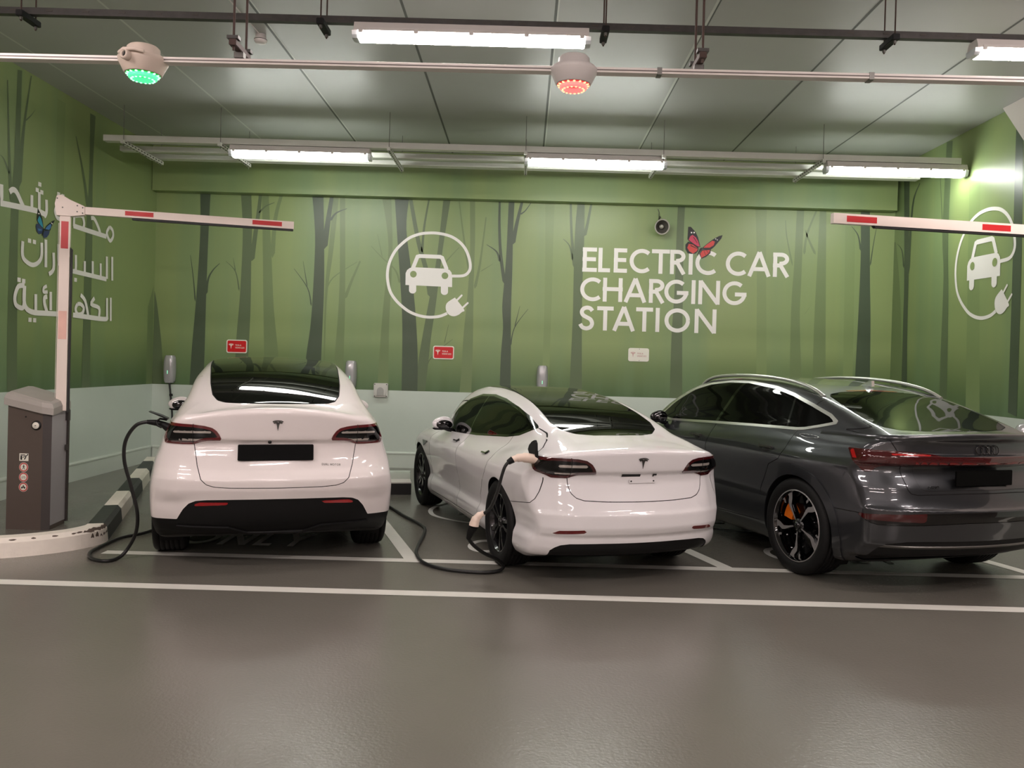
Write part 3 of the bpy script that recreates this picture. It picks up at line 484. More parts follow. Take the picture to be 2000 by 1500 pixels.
def wall(name, wl, u0, u1):
    p = wallpt(wl); q = MB()
    q.add([p(u0, 0), p(u1, 0), p(u1, HW), p(u0, HW)], [(0, 1, 2, 3)], 0)
    um = 9.0 if wl == 'R' else u0                              # the print stops where the bays end; the lane side is plain
    if um > u0: q.add([p(u0, HW), p(um, HW), p(um, HC), p(u0, HC)], [(0, 1, 2, 3)], 6)
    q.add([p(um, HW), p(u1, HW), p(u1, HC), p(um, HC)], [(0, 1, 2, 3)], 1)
    # the printed trees belong to the wall's own surface
    lay = {'f': .0008, 'l': .0012, 'm': .0018, 'd': .0024}; mi = {'f': 2, 'l': 3, 'm': 4, 'd': 5}
    for sh, w_, Lp, Rp in TRUNKS:
        if w_ != wl: continue
        pp = wallpt(wl, lay[sh]); z0 = HW
        Ls = smooth2(Lp, 4); Rs = smooth2(Rp, 4)
        def at(S, t):
            k = t * (len(S) - 1); i = min(int(k), len(S) - 2); f = k - i
            return (S[i][0] + (S[i + 1][0] - S[i][0]) * f, max(HW, min(HC, S[i][1] + (S[i + 1][1] - S[i][1]) * f)))
        n = 24; A = [at(Ls, i / n) for i in range(n + 1)]; B = [at(Rs, i / n) for i in range(n + 1)]
        q.add([pp(*a) for a in A] + [pp(*b) for b in B], [(i, i + 1, n + 2 + i, n + 1 + i) for i in range(n)], mi[sh])
    for sh, w_, Lp, Rp in BRANCHES:
        if w_ != wl: continue
        pp = wallpt(wl, lay[sh] + .0003)
        A, B = smooth2(Lp, 5), smooth2(Rp, 5); n = len(A) - 1
        mid = ((A[0][0] + B[0][0]) / 2, (A[0][1] + B[0][1]) / 2); A[0] = B[0] = mid
        q.add([pp(a[0], min(a[1], HC)) for a in A] + [pp(b[0], min(b[1], HC)) for b in B], [(i, i + 1, n + 2 + i, n + 1 + i) for i in range(n)], mi[sh])
    return struct(name, q, [M['wainscot'], M['mural'], M['trunk_f'], M['trunk_l'], M['trunk_m'], M['trunk_d'], M['lane_wall']])
wall_back = wall('wall_back', 'B', XL, XR)
wall_left = wall('wall_left', 'L', YO, YB)
wall_right = wall('wall_right', 'R', YO, YB)
def plain_wall(name, a, b):
    q = MB(); q.add([(*a, 0), (*b, 0), (*b, HC), (*a, HC)], [(0, 1, 2, 3)]); return struct(name, q, M['lane_wall'])
plain_wall('wall_lane_left_return', (-XO, YO), (XL, YO)); plain_wall('wall_lane_right_return', (XR, YO), (XO, YO))
plain_wall('wall_lane_left', (-XO, YN), (-XO, YO)); plain_wall('wall_lane_right', (XO, YN), (XO, YO)); plain_wall('wall_front', (-XO, YN), (XO, YN))

# green downstand beam over the back wall
q = MB(); q.box(((XL + XR) / 2 - .02, YB - .09, (4.03 + HC) / 2), (XR - XL - .06, .18, HC - 4.03 - .004), 0)
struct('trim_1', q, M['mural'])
# sloping white soffit where the right wall ends
q = MB(); q.prism([(9.65, 4.699), (7.0, 4.699), (7.0, 1.72)], lambda u, v, w: (XR - .004 - w, u, v), .09)
struct('trim_2', q, M['trunking'])
def base(name, wl, u0, u1):
    q = MB(); p = wallpt(wl)
    prof = [(.0, .0), (.016, .0), (.016, .20), (.024, .205), (.026, .222), (.018, .236), (0, .24)]
    n = len(prof)
    V = [p(u0, z, d) for d, z in prof] + [p(u1, z, d) for d, z in prof]
    q.add(V, [(i, (i + 1) % n, n + (i + 1) % n, n + i) for i in range(n)])
    struct(name, q, M['skirting'])
base('baseboard_left', 'L', YO + .01, YB - .03); base('baseboard_back', 'B', XL + .03, XR - .03); base('baseboard_right', 'R', YO + .01, YB - .03)

# white lettering, emblems and butterflies printed on the walls (parts of the walls)
ROWS = [(3.021, .365), (2.581, .358), (2.147, .362)]
q = MB(); p = wallpt('B', .004)
for ch, row, xa, xb in LETTERS:
    z0, hgt = ROWS[row]; w = .165
    pl, adv = glyph(ch, w); sx = (xb - xa) / adv
    for s_ in pl:
        k_ = pl.index(s_) * .0004
        for quad in ribbon([(a * sx / hgt * 1.0, b) for a, b in s_], w): q.add([p(xa + a * hgt, z0 + b * hgt, k_) for a, b in quad], [(0, 1, 2, 3)])
struct('lettering', q, M['white_paint'], wall_back, 'white ELECTRIC CAR CHARGING STATION lettering')
def emblem(fn, name, parent, label, mats, hole=1, k=1.0, thick=1.0):
    E_ = EMBLEM; q = MB(); lay = [0]
    def put(poly, e=0, mi=0):
        lay[0] += .00025; e += lay[0]; q.add([fn(a, b, e) for a, b in poly], ears(poly), mi)
    def line(pts, w, e=0):
        lay[0] += .00025; e += lay[0]
        for quad in ribbon(pts, w): q.add([fn(a, b, e) for a, b in quad], [(0, 1, 2, 3)])
    s = 7.7e-3 / 3.571 * 1.0
    line(smooth2(E_['ring'], 5), 20 * s * thick)
    put(E_['body']); line(E_['cabin'], 27 * s * thick)
    for w_ in ('w1', 'w2'):
        line(E_[w_], 50 * s); (x0, z0) = E_[w_][1]; put(arc(x0, z0, 25 * s, 22 * s, 0, 360, 20)[:-1])
    for h_ in ('h1', 'h2'): put(arc(*E_[h_], 23 * s, 23 * s, 0, 360, 24)[:-1], .0006, hole)
    put(smooth2(E_['plug'] + [E_['plug'][0]], 3)[:-1])
    for p_ in ('p1', 'p2'):
        line(E_[p_], 13 * s); (x0, z0) = E_[p_][1]; put(arc(x0, z0, 6.5 * s, 6.5 * s, 0, 360, 12)[:-1])
    o = q.build(name, mats, parent); o['label'] = label; return o
emblem(lambda a, b, e: (a, YB - .004 - e, b), 'charging_emblem', wall_back, 'white car and plug emblem', [M['white_paint'], M['mural']])
ex = [a for a, b in EMBLEM['ring']]; ez = [b for a, b in EMBLEM['ring']]
EX0, EX1, EZ0, EZ1 = min(ex), max(ex), min(ez), max(ez)
def rightfn(a, b, e):
    u = (a - EX0) / (EX1 - EX0); v = (b - EZ0) / (EZ1 - EZ0)
    return (XR - .004 - e, 10.77 - u * 1.29, 2.32 + v * 1.295)
emblem(rightfn, 'charging_emblem', wall_right, 'white car and plug emblem', [M['white_paint'], M['mural']])
q = MB(); p = wallpt('L', .004)
for i_, (pts, w) in enumerate(ARABIC):
    for quad in ribbon(smooth2(pts, 4) if len(pts) > 2 else pts, .052 * (w / .036) ** .6): q.add([p(a, b, i_ * .0002) for a, b in quad], [(0, 1, 2, 3)])
for (a, b) in ARABIC_DOTS: q.add([p(a - .031, b - .024), p(a + .031, b - .024), p(a + .031, b + .024), p(a - .031, b + .024)], [(0, 1, 2, 3)])
struct('lettering', q, M['white_paint'], wall_left, 'white Arabic lettering')
def fly(data, wl, parent, label):
    q = MB(); order = ['butter_k', 'butter_c', 'butter_b', 'butter_n', 'butter_p', 'butter_r', 'white_paint']
    key = {'k': 0, 'c': 1, 'b': 2, 'n': 3, 'p': 4, 'r': 5, 'w': 6}
    for i, (c, poly) in enumerate(data):
        p = wallpt(wl, .005 + .0004 * i); poly = [tuple(x) for x in poly]
        q.add([p(*x) for x in poly], ears(poly), key[c])
    struct('butterfly_print', q, [M[k] for k in order], parent, label)
fly(BLUE_FLY, 'L', wall_left, 'blue butterfly'); fly(RED_FLY, 'B', wall_back, 'red butterfly')

# painted floor lines (parts of the floor)
def fline(name, a, b, w, m='line', z=.002):
    a, b = Vector((*a, z)), Vector((*b, z)); d = (b - a).normalized(); n = Vector((-d.y, d.x, 0)) * w / 2
    q = MB(); q.add([a - n, b - n, b + n, a + n], [(0, 1, 2, 3)]); return struct(name, q, M[m], floor)
fline('lane_line', (-5.4, 5.838), (XO, 5.838), .125)
fline('bay_end_line', (-3.36, 6.788), (5.4, 6.788), .115)
HD = math.radians(17.8); DX, DY = -math.sin(HD), math.cos(HD)
for x0 in (-.868, 1.70, 4.27):
    fline('bay_line', (x0 - .02 * DX, 6.80), (x0 + 3.9 * DX, 6.80 + 3.9 * DY), .115, z=.0024)
def stall(x0): return lambda x, y: (x0 + x * math.cos(HD) + y * DX, 6.79 + x * math.sin(HD) + y * DY)
for i, (x0, ox) in enumerate(((-2.23, 0), (.40, -.12), (3.03, -.12))):
    S_ = stall(x0)
    cx, cy = S_(-.35 + ox, .79)
    Q, wd = text_quads('ONLY', 1.0, .17, .2)
    q = MB()
    for j_, quad in enumerate(Q): q.add([(cx - .16 + a * .31, cy - .26 + b * .52, .0022 + .00002 * j_) for a, b in quad], [(0, 1, 2, 3)])
    struct('floor_text', q, M['line_worn'], floor, 'painted word ONLY in the bay')
    rx, ry = S_(.10, 2.42)
    k = 1.44 / (EX1 - EX0)
    emblem(lambda a, b, e: (rx + (a - (EX0 + EX1) / 2) * k, ry + (b - (EZ0 + EZ1) / 2) * k, .0022 + e), 'floor_emblem', floor, 'painted car and plug emblem', [M['line_worn'], M['floor']], thick=1.0)
# ---------------------------------------------------------------- battens and services under the ceiling
def batten(label, x, y, ztop, L, m, group, dd=.145):
    t = thing('ceiling_lamp', label, 'lamp', (x, y, ztop), 0, group)
    q = MB(); h = .07
    q.prism([(-.055, 0), (.055, 0), (.075, -.045), (.078, -h), (-.078, -h), (-.075, -.045)], lambda u, v, w: (w - L / 2, u, v), L)
    q.build('housing', M['fitting'], t)
    q = MB(); li = L - .06
    prof = [(-.074, -h), (.074, -h), (.068, -h - (dd - h) * .6), (.048, -dd), (-.048, -dd), (-.068, -h - (dd - h) * .6)]
    q.prism(prof, lambda u, v, w: (w - li / 2, u, v), li); q.build('diffuser', m, t)
    for s in (-1, 1):
        q = MB(); q.prism([(a * .97, b * .98 - .001) for a, b in prof], lambda u, v, w: (s * (li / 2 + w), u, v), .045); q.build('end_cap', M['endcap'], t)
    for i in range(5):
        for sy in (-1, 1):
            q = MB(); q.box(((i - 2) * L * .235, sy * .079, -.072), (.035, .014, .035), 0, None, .004); q.build('clip', M['fitting'], t)
    return t
LREAR = [-2.87, .835, 4.60]
for x, lb in zip(LREAR, ('white fluorescent batten lamp above the hatchback at the left end of the cable trays', 'white fluorescent batten lamp under the trays above the sedan, middle one of three',
                         'white fluorescent batten lamp under the trays beside the right wall')):
    batten(lb, x, 10.56, 4.255, 1.75, M['diff_rear'], 'batten lamps over the bays')
for x, lb in ((-.468, 'large bright batten lamp hung under the dark strut near the top centre'), (4.30, 'bright batten lamp under the dark strut, cut off by the right edge')):
    batten(lb, x, 6.50, 4.205, 1.80, M['diff_front'], 'batten lamps over the lane', .122)
for (x, y) in ((-4.3, 3.7), (4.4, 3.7), (-5.2, 1.8), (-.6, 1.8), (4.0, 1.8), (-2.9, -2.6), (1.7, -2.6), (-2.9, -6.5), (1.7, -6.5)):  # unseen rows; the pair nearest the bays is added to light wall and cars
    batten('unseen batten lamp over the lane, out of frame', x, y, 4.205, 1.8, M['diff_front'] if y > 6 else M['diff_back'], 'unseen batten lamps over the lane')

def channel(name, label, y, z, x0, x1, w, h, m, group=None, cat='cable tray'):
    q = MB(); t = .006
    prof = [(-w / 2, 0), (w / 2, 0), (w / 2, h), (w / 2 - .03, h), (w / 2 - .03, h - t), (w / 2 - t, h - t), (w / 2 - t, t), (-w / 2 + t, t), (-w / 2 + t, h - t), (-w / 2 + .03, h - t), (-w / 2 + .03, h), (-w / 2, h)]
    q.prism(prof, lambda u, v, w_: (x0 + w_, y + u, z + v), x1 - x0)
    return tag(q.build(name, m), label, cat, group)
channel('cable_tray', 'front cream cable tray carrying the batten lamps, longest of the three', 10.56, 4.262, -5.33, 5.40, .11, .075, M['tray'], 'cream cable trays')
channel('cable_tray', 'middle cream cable tray between the front tray and the green beam', 11.05, 4.262, -5.36, 5.36, .10, .065, M['tray'], 'cream cable trays')
channel('cable_tray', 'rear cream cable tray nearest the green beam', 11.45, 4.262, -5.18, 5.30, .14, .06, M['tray'], 'cream cable trays')
for x, lb in zip((-5.05, -3.845, -1.745, -.045, 1.671, 3.655),
    ('at the far left end of the trays', 'at the left end of the left bay lamp', 'just right of the left bay lamp', 'at the left end of the middle bay lamp', 'at the right end of the middle bay lamp', 'at the left end of the right bay lamp')):
    t = thing('tray_bracket', 'slotted white bracket under the trays ' + lb, 'bracket', (x, 0, 4.215), 0, 'slotted brackets under the trays')
    q = MB(); q.box((0, 10.99, 0.021), (.042, 1.16, .042), 0)
    for i in range(13): q.box((0, 10.48 + i * .085, -.0004), (.018, .045, .002), 1); q.box((.0213, 10.48 + i * .085, .022), (.001, .045, .014), 1); q.box((-.0213, 10.48 + i * .085, .022), (.001, .045, .014), 1)
    q.build('bracket_channel', [M['tray'], M['slot']], t)
    for y in (10.455, 11.53):
        q = MB(); q.tube([(0, y, -.03), (0, y, HC - 4.215 - .003)], .004, 6); q.build('hanger_rod', M['steel_dull'], t)

# dark strut with its hangers
q = MB(); q.box((0, 6.50, 4.232), (25, .055, .052), 0)
for i in range(70): q.box((-9.6 + i * .28, 6.4715, 4.235), (.05, .003, .012), 1)
strut = tag(q.build('steel_strut', [M['galv'], M['slot']]), 'long dark galvanised steel strut crossing near the top of the picture', 'strut')
for x, lb in ((-3.895, 'above the green sensor at the far left'), (-1.615, 'left of the large lane lamp'), (.555, 'right of the large lane lamp'), (2.756, 'left of the lamp cut by the right edge')):
    t = thing('strut_hanger', 'black hanger bracket under the dark strut ' + lb, 'hanger', (x, 6.50, 4.18), 0, 'hangers under the dark strut')
    q = MB(); q.box((0, 0, 0), (.055, .25, .045), 0, None, .004); q.build('bracket_channel', M['satin_black'], t)
    for s in (-1, 1):
        q = MB(); q.tube([(0, s * .095, -.055), (0, s * .095, HC - 4.183)], .006, 8); q.build('hanger_rod', M['rust'], t)
        q = MB(); q.lathe([(0, -.045), (.013, -.045), (.013, -.024), (0, -.024)], 6, c=(0, s * .095, 0), smooth=False); q.build('nut', M['steel_dull'], t)

# white trunking rail with the two guidance sensors
ZR, YR = 3.475, 5.30
t = thing('trunking_rail', 'pale twin-ridged trunking rail carrying the green and red parking sensors', 'trunking', (0, YR, ZR), -.0115)
prof = [(-.035, -.016), (.035, -.016), (.035, .016), (.02, .022), (.008, .022), (.006, .012), (-.006, .012), (-.008, .022), (-.02, .022), (-.035, .016)]
q = MB(); q.prism(prof, lambda u, v, w: (w - 9, u, v), 18); q.box((0, -.0352, -.001), (18, .001, .008), 1); q.build('rail_body', [M['trunking'], M['trunking_dark']], t)
for x in (.80, 2.12):
    q = MB(); q.box((x, 0, .0), (.03, .076, .044), 0); q.build('rail_clamp', M['steel_dull'], t)
for x, lb in ((-1.84, 'left of the large lane lamp'), (1.05, 'right of the red sensor')):
    g = thing('rail_hanger', 'rusty hanger bracket on two rods holding the pale rail, ' + lb, 'hanger', (x, YR, ZR), 0, 'hangers of the pale rail')
    q = MB(); q.box((0, .0, .075), (.045, .28, .038), 0, None, .003); q.box((0, -.0, .038), (.06, .05, .036), 1); q.build('bracket_channel', [M['rust'], M['steel_dull']], g)
    for s in (-1, 1):
        q = MB(); q.tube([(0, s * .115, .03), (0, s * .115, HC - ZR - .004)], .008, 8); q.build('hanger_rod', M['rust'], g)
        q = MB(); q.box((0, s * .115, .105), (.07, .05, .02), 0); q.build('plate_washer', M['galv'], g)
def sensor(label, x, body, c1, c2, c3, camera):
    g = thing('parking_sensor', label, 'parking sensor', (x, YR - x * .0115, ZR), 0, 'parking guidance sensors on the rail')
    q = MB(); q.lathe([(0, .088), (.085, .088), (.098, .075), (.10, .03), (.135, .022), (.150, .005), (.148, -.012), (.112, -.085), (.106, -.091), (.10, -.085), (0, -.081)], 48); q.build('housing', body, g)
    q = MB(); q.lathe([(0, -.085), (.10, -.085), (.10, -.092), (0, -.092)], 40); q.build('lens_plate', c1, g)
    q = MB(); q.lathe([(.052, -.092), (.088, -.092), (.086, -.112), (.078, -.12), (.058, -.12), (.052, -.112)], 40, closed=True); q.build('light_ring', c2, g)
    q = MB()
    for i in range(16):
        a = 2 * PI * i / 16; q.lathe([(0, -.005), (.0075, -.004), (.0085, 0), (.0075, .004), (0, .005)], 8, c=(.094 * math.cos(a), .094 * math.sin(a), -.093))
        a += PI / 16; q.lathe([(0, -.004), (.006, -.003), (.007, 0), (.006, .003), (0, .004)], 8, c=(.068 * math.cos(a), .068 * math.sin(a), -.121))
    q.build('led_dots', c3, g)
    if camera:
        rot = Matrix.Rotation(math.radians(-20), 4, 'Z') @ Matrix.Rotation(math.radians(90), 4, 'X')
        q = MB(); q.lathe([(0, 0), (.032, 0), (.034, .05), (.026, .06), (.022, .06), (.018, .045), (0, .04)], 24, mx=rot, c=(-.03, -.112, -.012)); q.build('camera_barrel', body, g)
        q = MB(); q.lathe([(0, .046), (.017, .046), (.017, .05), (0, .052)], 20, mx=rot, c=(-.03, -.112, -.012)); q.build('camera_lens', M['gloss_black'], g)
        q = MB(); q.tube([(-.10, -.11, .01), (-.05, -.155, .018), (.02, -.165, .016), (.07, -.15, .008)], .012, 8); q.build('eyebrow', body, g)
    return g
sensor('round parking sensor glowing green with a small camera eye', -2.46, M['led_body'], M['led_green'], M['led_green_ring'], M['led_green_hot'], True)
sensor('round parking sensor glowing red above the sedan', .265, M['led_body2'], M['led_red'], M['led_red_ring'], M['led_red_hot'], False)

g = thing('smoke_detector', 'small white smoke detector on the ceiling behind the rail hanger', 'smoke detector', (-2.60, 8.05, HC))
q = MB(); q.lathe([(0, -.003), (.05, -.003), (.052, -.04), (.06, -.045), (.06, -.062), (.05, -.08), (.03, -.088), (0, -.09)], 28); q.build('detector_head', M['fitting'], g)
q = MB(); q.lathe([(.061, -.05), (.0615, -.053), (.061, -.056)], 28); q.build('vent_ring', M['slot'], g)
q = MB(); q.tube([(.0, .0, -.008), (-.02, -.5, -.008), (-.03, -1.0, -.008)], .006, 6); q.build('feed_conduit', M['fitting'], g)
# ---------------------------------------------------------------- meshing the car surfaces and cutting them into panels
def surface_mesh(S, h):
    xs = np.arange(-1.02 + h * .5, 1.03, h); ys = np.arange(-.06, S.length + .08, h); zs = np.arange(.08, 1.70, h)
    X, Y, Z = np.meshgrid(xs, ys, zs, indexing='ij')
    f = S.F(X, Y, Z, False); s = f < 0
    nx, ny, nz = f.shape
    acc = np.zeros((nx - 1, ny - 1, nz - 1, 3)); cnt = np.zeros((nx - 1, ny - 1, nz - 1))
    offs = [(0, 0, 0), (1, 0, 0), (0, 1, 0), (1, 1, 0), (0, 0, 1), (1, 0, 1), (0, 1, 1), (1, 1, 1)]
    edges = [(0, 1), (2, 3), (4, 5), (6, 7), (0, 2), (1, 3), (4, 6), (5, 7), (0, 4), (1, 5), (2, 6), (3, 7)]
    def cut(o): return f[o[0]:nx - 1 + o[0], o[1]:ny - 1 + o[1], o[2]:nz - 1 + o[2]]
    for a, b in edges:
        fa, fb = cut(offs[a]), cut(offs[b]); m = (fa < 0) != (fb < 0)
        t = np.where(m, fa / np.where(m, fa - fb, 1), 0)
        for k in range(3): acc[..., k] += np.where(m, offs[a][k] + t * (offs[b][k] - offs[a][k]), 0)
        cnt += m
    act = cnt > 0; idx = -np.ones(act.shape, int); idx[act] = np.arange(act.sum())
    I = np.argwhere(act); V = (I + acc[act] / cnt[act][:, None]) * h + np.array([xs[0], ys[0], zs[0]])
    Q = []
    for ax in range(3):
        sl0 = [slice(1, -1)] * 3; sl1 = [slice(1, -1)] * 3; sl0[ax] = slice(0, -1); sl1[ax] = slice(1, None)
        a, b = s[tuple(sl0)], s[tuple(sl1)]
        u, w = [k for k in range(3) if k != ax]
        for flip in (False, True):
            m = (a & ~b) if not flip else (~a & b)
            P = np.argwhere(m)
            for k in (u, w): P[:, k] += 1
            c = []
            for du, dw in ((0, 0), (-1, 0), (-1, -1), (0, -1)):
                p = P.copy(); p[:, u] += du; p[:, w] += dw; c.append(idx[p[:, 0], p[:, 1], p[:, 2]])
            q_ = np.stack(c, 1)
            if flip != (ax == 1): q_ = q_[:, ::-1]
            Q.append(q_)
    Q = np.concatenate(Q)
    for it in range(4):
        G = S.grad(V, .003, False); fv = S.F(*V.T, False); g2 = (G * G).sum(1)
        st = np.clip(fv / np.maximum(g2, .05), -h * .6, h * .6); V = V - G * st[:, None]
    G = S.grad(V, .004, False); N = G / np.maximum(np.linalg.norm(G, axis=1), 1e-6)[:, None]
    # orient quads along the outward normal
    a = V[Q[:, 1]] - V[Q[:, 0]]; b = V[Q[:, 2]] - V[Q[:, 0]]; fl = (np.cross(a, b) * N[Q[:, 0]]).sum(1) < 0
    Q[fl] = Q[fl][:, ::-1]
    return Patch(V, N, [tuple(q_) for q_ in Q.tolist()])
class Patch:
    def __init__(s, V, N, F): s.V, s.N, s.F = V, N, F
    def split(s, fn):
        """cut along fn = 0 -> (inside fn < 0, outside)"""
        if not s.F: return Patch(s.V, s.N, []), Patch(s.V, s.N, [])
        f = fn(s.V[:, 0], s.V[:, 1], s.V[:, 2]); f = np.where(np.abs(f) < 1e-6, 1e-6, f)
        neg = (f < 0).tolist(); fl = f.tolist(); inn, out = [], []; newV, newN, cache = [], [], {}; base = len(s.V)
        def mid(i, j):
            k = (i, j) if i < j else (j, i)
            if k not in cache:
                a, b = k; t = fl[a] / (fl[a] - fl[b]); cache[k] = base + len(newV)
                newV.append(s.V[a] + t * (s.V[b] - s.V[a])); n = s.N[a] + t * (s.N[b] - s.N[a]); newN.append(n / max(np.linalg.norm(n), 1e-6))
            return cache[k]
        todo = []
        for F in s.F:
            c = sum(neg[i] for i in F)
            if c == len(F): inn.append(F)
            elif c == 0: out.append(F)
            else: todo.append(F)
        for F in todo:
            cross = sum(neg[F[i]] != neg[F[i - 1]] for i in range(len(F)))
            parts = [F] if cross == 2 else [(F[0], F[i], F[i + 1]) for i in range(1, len(F) - 1)]
            for P in parts:
                A, B = [], []
                for i in range(len(P)):
                    a, b = P[i], P[(i + 1) % len(P)]
                    (A if neg[a] else B).append(a)
                    if neg[a] != neg[b]: m = mid(a, b); A.append(m); B.append(m)
                if len(A) > 2: inn.append(tuple(A))
                if len(B) > 2: out.append(tuple(B))
        V = np.vstack([s.V] + [np.array(newV)]) if newV else s.V; N = np.vstack([s.N] + [np.array(newN)]) if newN else s.N
        return Patch(V, N, inn), Patch(V, N, out)
    def build(s, name, m, parent, off=0.0, skirt=0.0):
        """off moves the panel along its normals; skirt folds its rim inward by that depth"""
        used = sorted({i for F in s.F for i in F}); mp = {o: i for i, o in enumerate(used)}
        V = s.V[used] + s.N[used] * off; N = s.N[used]; F = [tuple(mp[i] for i in f) for f in s.F]
        n0 = len(V)
        if skirt:
            E_ = {}
            for f in F:
                for i in range(len(f)):
                    a, b = f[i], f[(i + 1) % len(f)]; E_[(a, b)] = 1
            rim = [(a, b) for a, b in E_ if (b, a) not in E_]
            ids = sorted({i for e in rim for i in e}); k = {o: n0 + i for i, o in enumerate(ids)}; k2 = {o: n0 + len(ids) + i for i, o in enumerate(ids)}
            if ids:
                V = np.vstack([V, V[ids], V[ids] - N[ids] * skirt]); side = []
                for a, b in rim: side.append((k[b], k[a], k2[a], k2[b]))
                F = F + side
        me = bpy.data.meshes.new(name); me.from_pydata(V.tolist(), [], F); me.materials.append(m)
        me.polygons.foreach_set('use_smooth', [True] * len(F))
        me.update()
        if not skirt: me.normals_split_custom_set_from_vertices(N.tolist())
        else:
            vn = [tuple(n) for n in N.tolist()]; nl = []
            for p_ in me.polygons:
                fn_ = tuple(p_.normal)
                for li in p_.loop_indices:
                    vi = me.loops[li].vertex_index; nl.append(vn[vi] if vi < n0 else fn_)
            me.normals_split_custom_set(nl)
        o = bpy.data.objects.new(name, me); COL.objects.link(o); o.parent = parent
        return o
def polysdf(px, py, poly):
    P = np.array(poly, float); n = len(P); d = np.full(px.shape, 1e9); ins = np.zeros(px.shape, bool)
    for i in range(n):
        a, b = P[i], P[(i + 1) % n]; e = b - a; wx, wy = px - a[0], py - a[1]
        t = np.clip((wx * e[0] + wy * e[1]) / max(e @ e, 1e-12), 0, 1)
        d = np.minimum(d, (wx - t * e[0]) ** 2 + (wy - t * e[1]) ** 2)
        c = (a[1] > py) != (b[1] > py)
        if a[1] != b[1]: ins ^= c & (px < (b[0] - a[0]) * (py - a[1]) / (b[1] - a[1]) + a[0])
    d = np.sqrt(d); return np.where(ins, -d, d)
def rear(poly, ymax=1.4, grow=0):
    return lambda x, y, z: np.maximum(polysdf(np.abs(x), z, poly) - grow, y - ymax)
def side(poly, xmin, grow=0):
    return lambda x, y, z: np.maximum(polysdf(y, z, poly) - grow, (xmin(y) if callable(xmin) else xmin) - np.abs(x))
def leftright(p): return p.split(lambda x, y, z: x)
def surf(S, x, z, y0=-.3, y1=1.6):
    """rear-facing surface point and normal at (x, z)"""
    ys = np.linspace(y0, y1, 1500); f = S.F(np.full_like(ys, x), ys, np.full_like(ys, z), False); i = int(np.argmax(f < 0))
    t = f[i - 1] / (f[i - 1] - f[i]); y = ys[i - 1] + t * (ys[i] - ys[i - 1]); n = S.grad(np.array([[x, y, z]]), .006, False)[0]
    return Vector((x, y, z)), Vector(n / np.linalg.norm(n))
def flank(S, y, z, sgn=-1):
    xs = np.linspace(1.2, .3, 1500); f = S.F(xs, np.full_like(xs, y), np.full_like(xs, z), False); i = int(np.argmax(f < 0))
    x = sgn * xs[i]; n = S.grad(np.array([[x, y, z]]), .006, False)[0]
    return Vector((x, y, z)), Vector(n / np.linalg.norm(n))
def roofpt(S, x, y):
    zs = np.linspace(1.8, .6, 1500); f = S.F(np.full_like(zs, x), np.full_like(zs, y), zs, False); i = int(np.argmax(f < 0))
    n = S.grad(np.array([[x, y, zs[i]]]), .006, False)[0]
    return Vector((x, y, zs[i])), Vector(n / np.linalg.norm(n))
def on_rear(S, x, z, lift=.002):
    """matrix of a flat badge lying on the rear surface: local x right, local y up, local z out"""
    p, n = surf(S, x, z); r = Vector((1, 0, 0)); r = (r - n * r.dot(n)).normalized(); u = n.cross(r)
    return Matrix(((r.x, u.x, n.x, p.x + n.x * lift), (r.y, u.y, n.y, p.y + n.y * lift), (r.z, u.z, n.z, p.z + n.z * lift), (0, 0, 0, 1)))
def on_flank(S, y, z, sgn=-1, lift=.0):
    p, n = flank(S, y, z, sgn); f = Vector((0, 1, 0)); f = (f - n * f.dot(n)).normalized(); u = n.cross(f) * (1 if sgn < 0 else 1)
    if u.z < 0: u = -u
    return Matrix(((f.x, u.x, n.x, p.x + n.x * lift), (f.y, u.y, n.y, p.y + n.y * lift), (f.z, u.z, n.z, p.z + n.z * lift), (0, 0, 0, 1)))
T_BAR = [(-.50, .86), (-.36, .925), (-.18, .955), (0, .965), (.18, .955), (.36, .925), (.50, .86), (.47, .79), (.34, .85), (.18, .88), (0, .89), (-.18, .88), (-.34, .85), (-.47, .79)]
T_STEM = [(-.43, .755), (-.30, .81), (-.16, .835), (-.06, .835), (0, .73), (.06, .835), (.16, .835), (.30, .81), (.43, .755), (.37, .67), (.26, .70), (.16, .70), (.10, .55), (0, 0), (-.10, .55), (-.16, .70), (-.26, .70), (-.37, .67)]
def t_badge(S, x, z, hgt, parent, m):
    q = MB(); mx = on_rear(S, x, z)
    for poly in (T_BAR, T_STEM): q.prism([(a * hgt * .92, (b - .5) * hgt) for a, b in poly], lambda u, v, w: mx @ Vector((u, v, w)), .006)
    o = q.build('emblem', m, parent); o['label'] = 'chrome T emblem'; return o
def badge_text(S, s, x, z, h, parent, m):
    q = MB(); Q, wd = text_quads(s, h, .17, .2); mx = on_rear(S, x + wd / 2, z)
    for quad in Q: q.add([mx @ Vector((a - wd / 2, b, .001)) for a, b in quad], [(0, 1, 2, 3)])
    o = q.build('badge_text', m, parent); return o
def plate(S, x, z, w, h, parent, upright=False):
    mx = on_rear(S, x, z, .006)
    if upright: mx = Matrix.Translation((x, surf(S, x, z - h * .4)[0].y - .004, z)) @ Matrix.Rotation(PI / 2, 4, 'X')
    q = MB(); q.box((0, 0, 0), (w, h, .012), 0, None, .004); q.v = [mx @ Vector(v) for v in q.v]
    o = q.build('licence_plate', M['plate'], parent); o['label'] = 'blacked-out plate'; return o

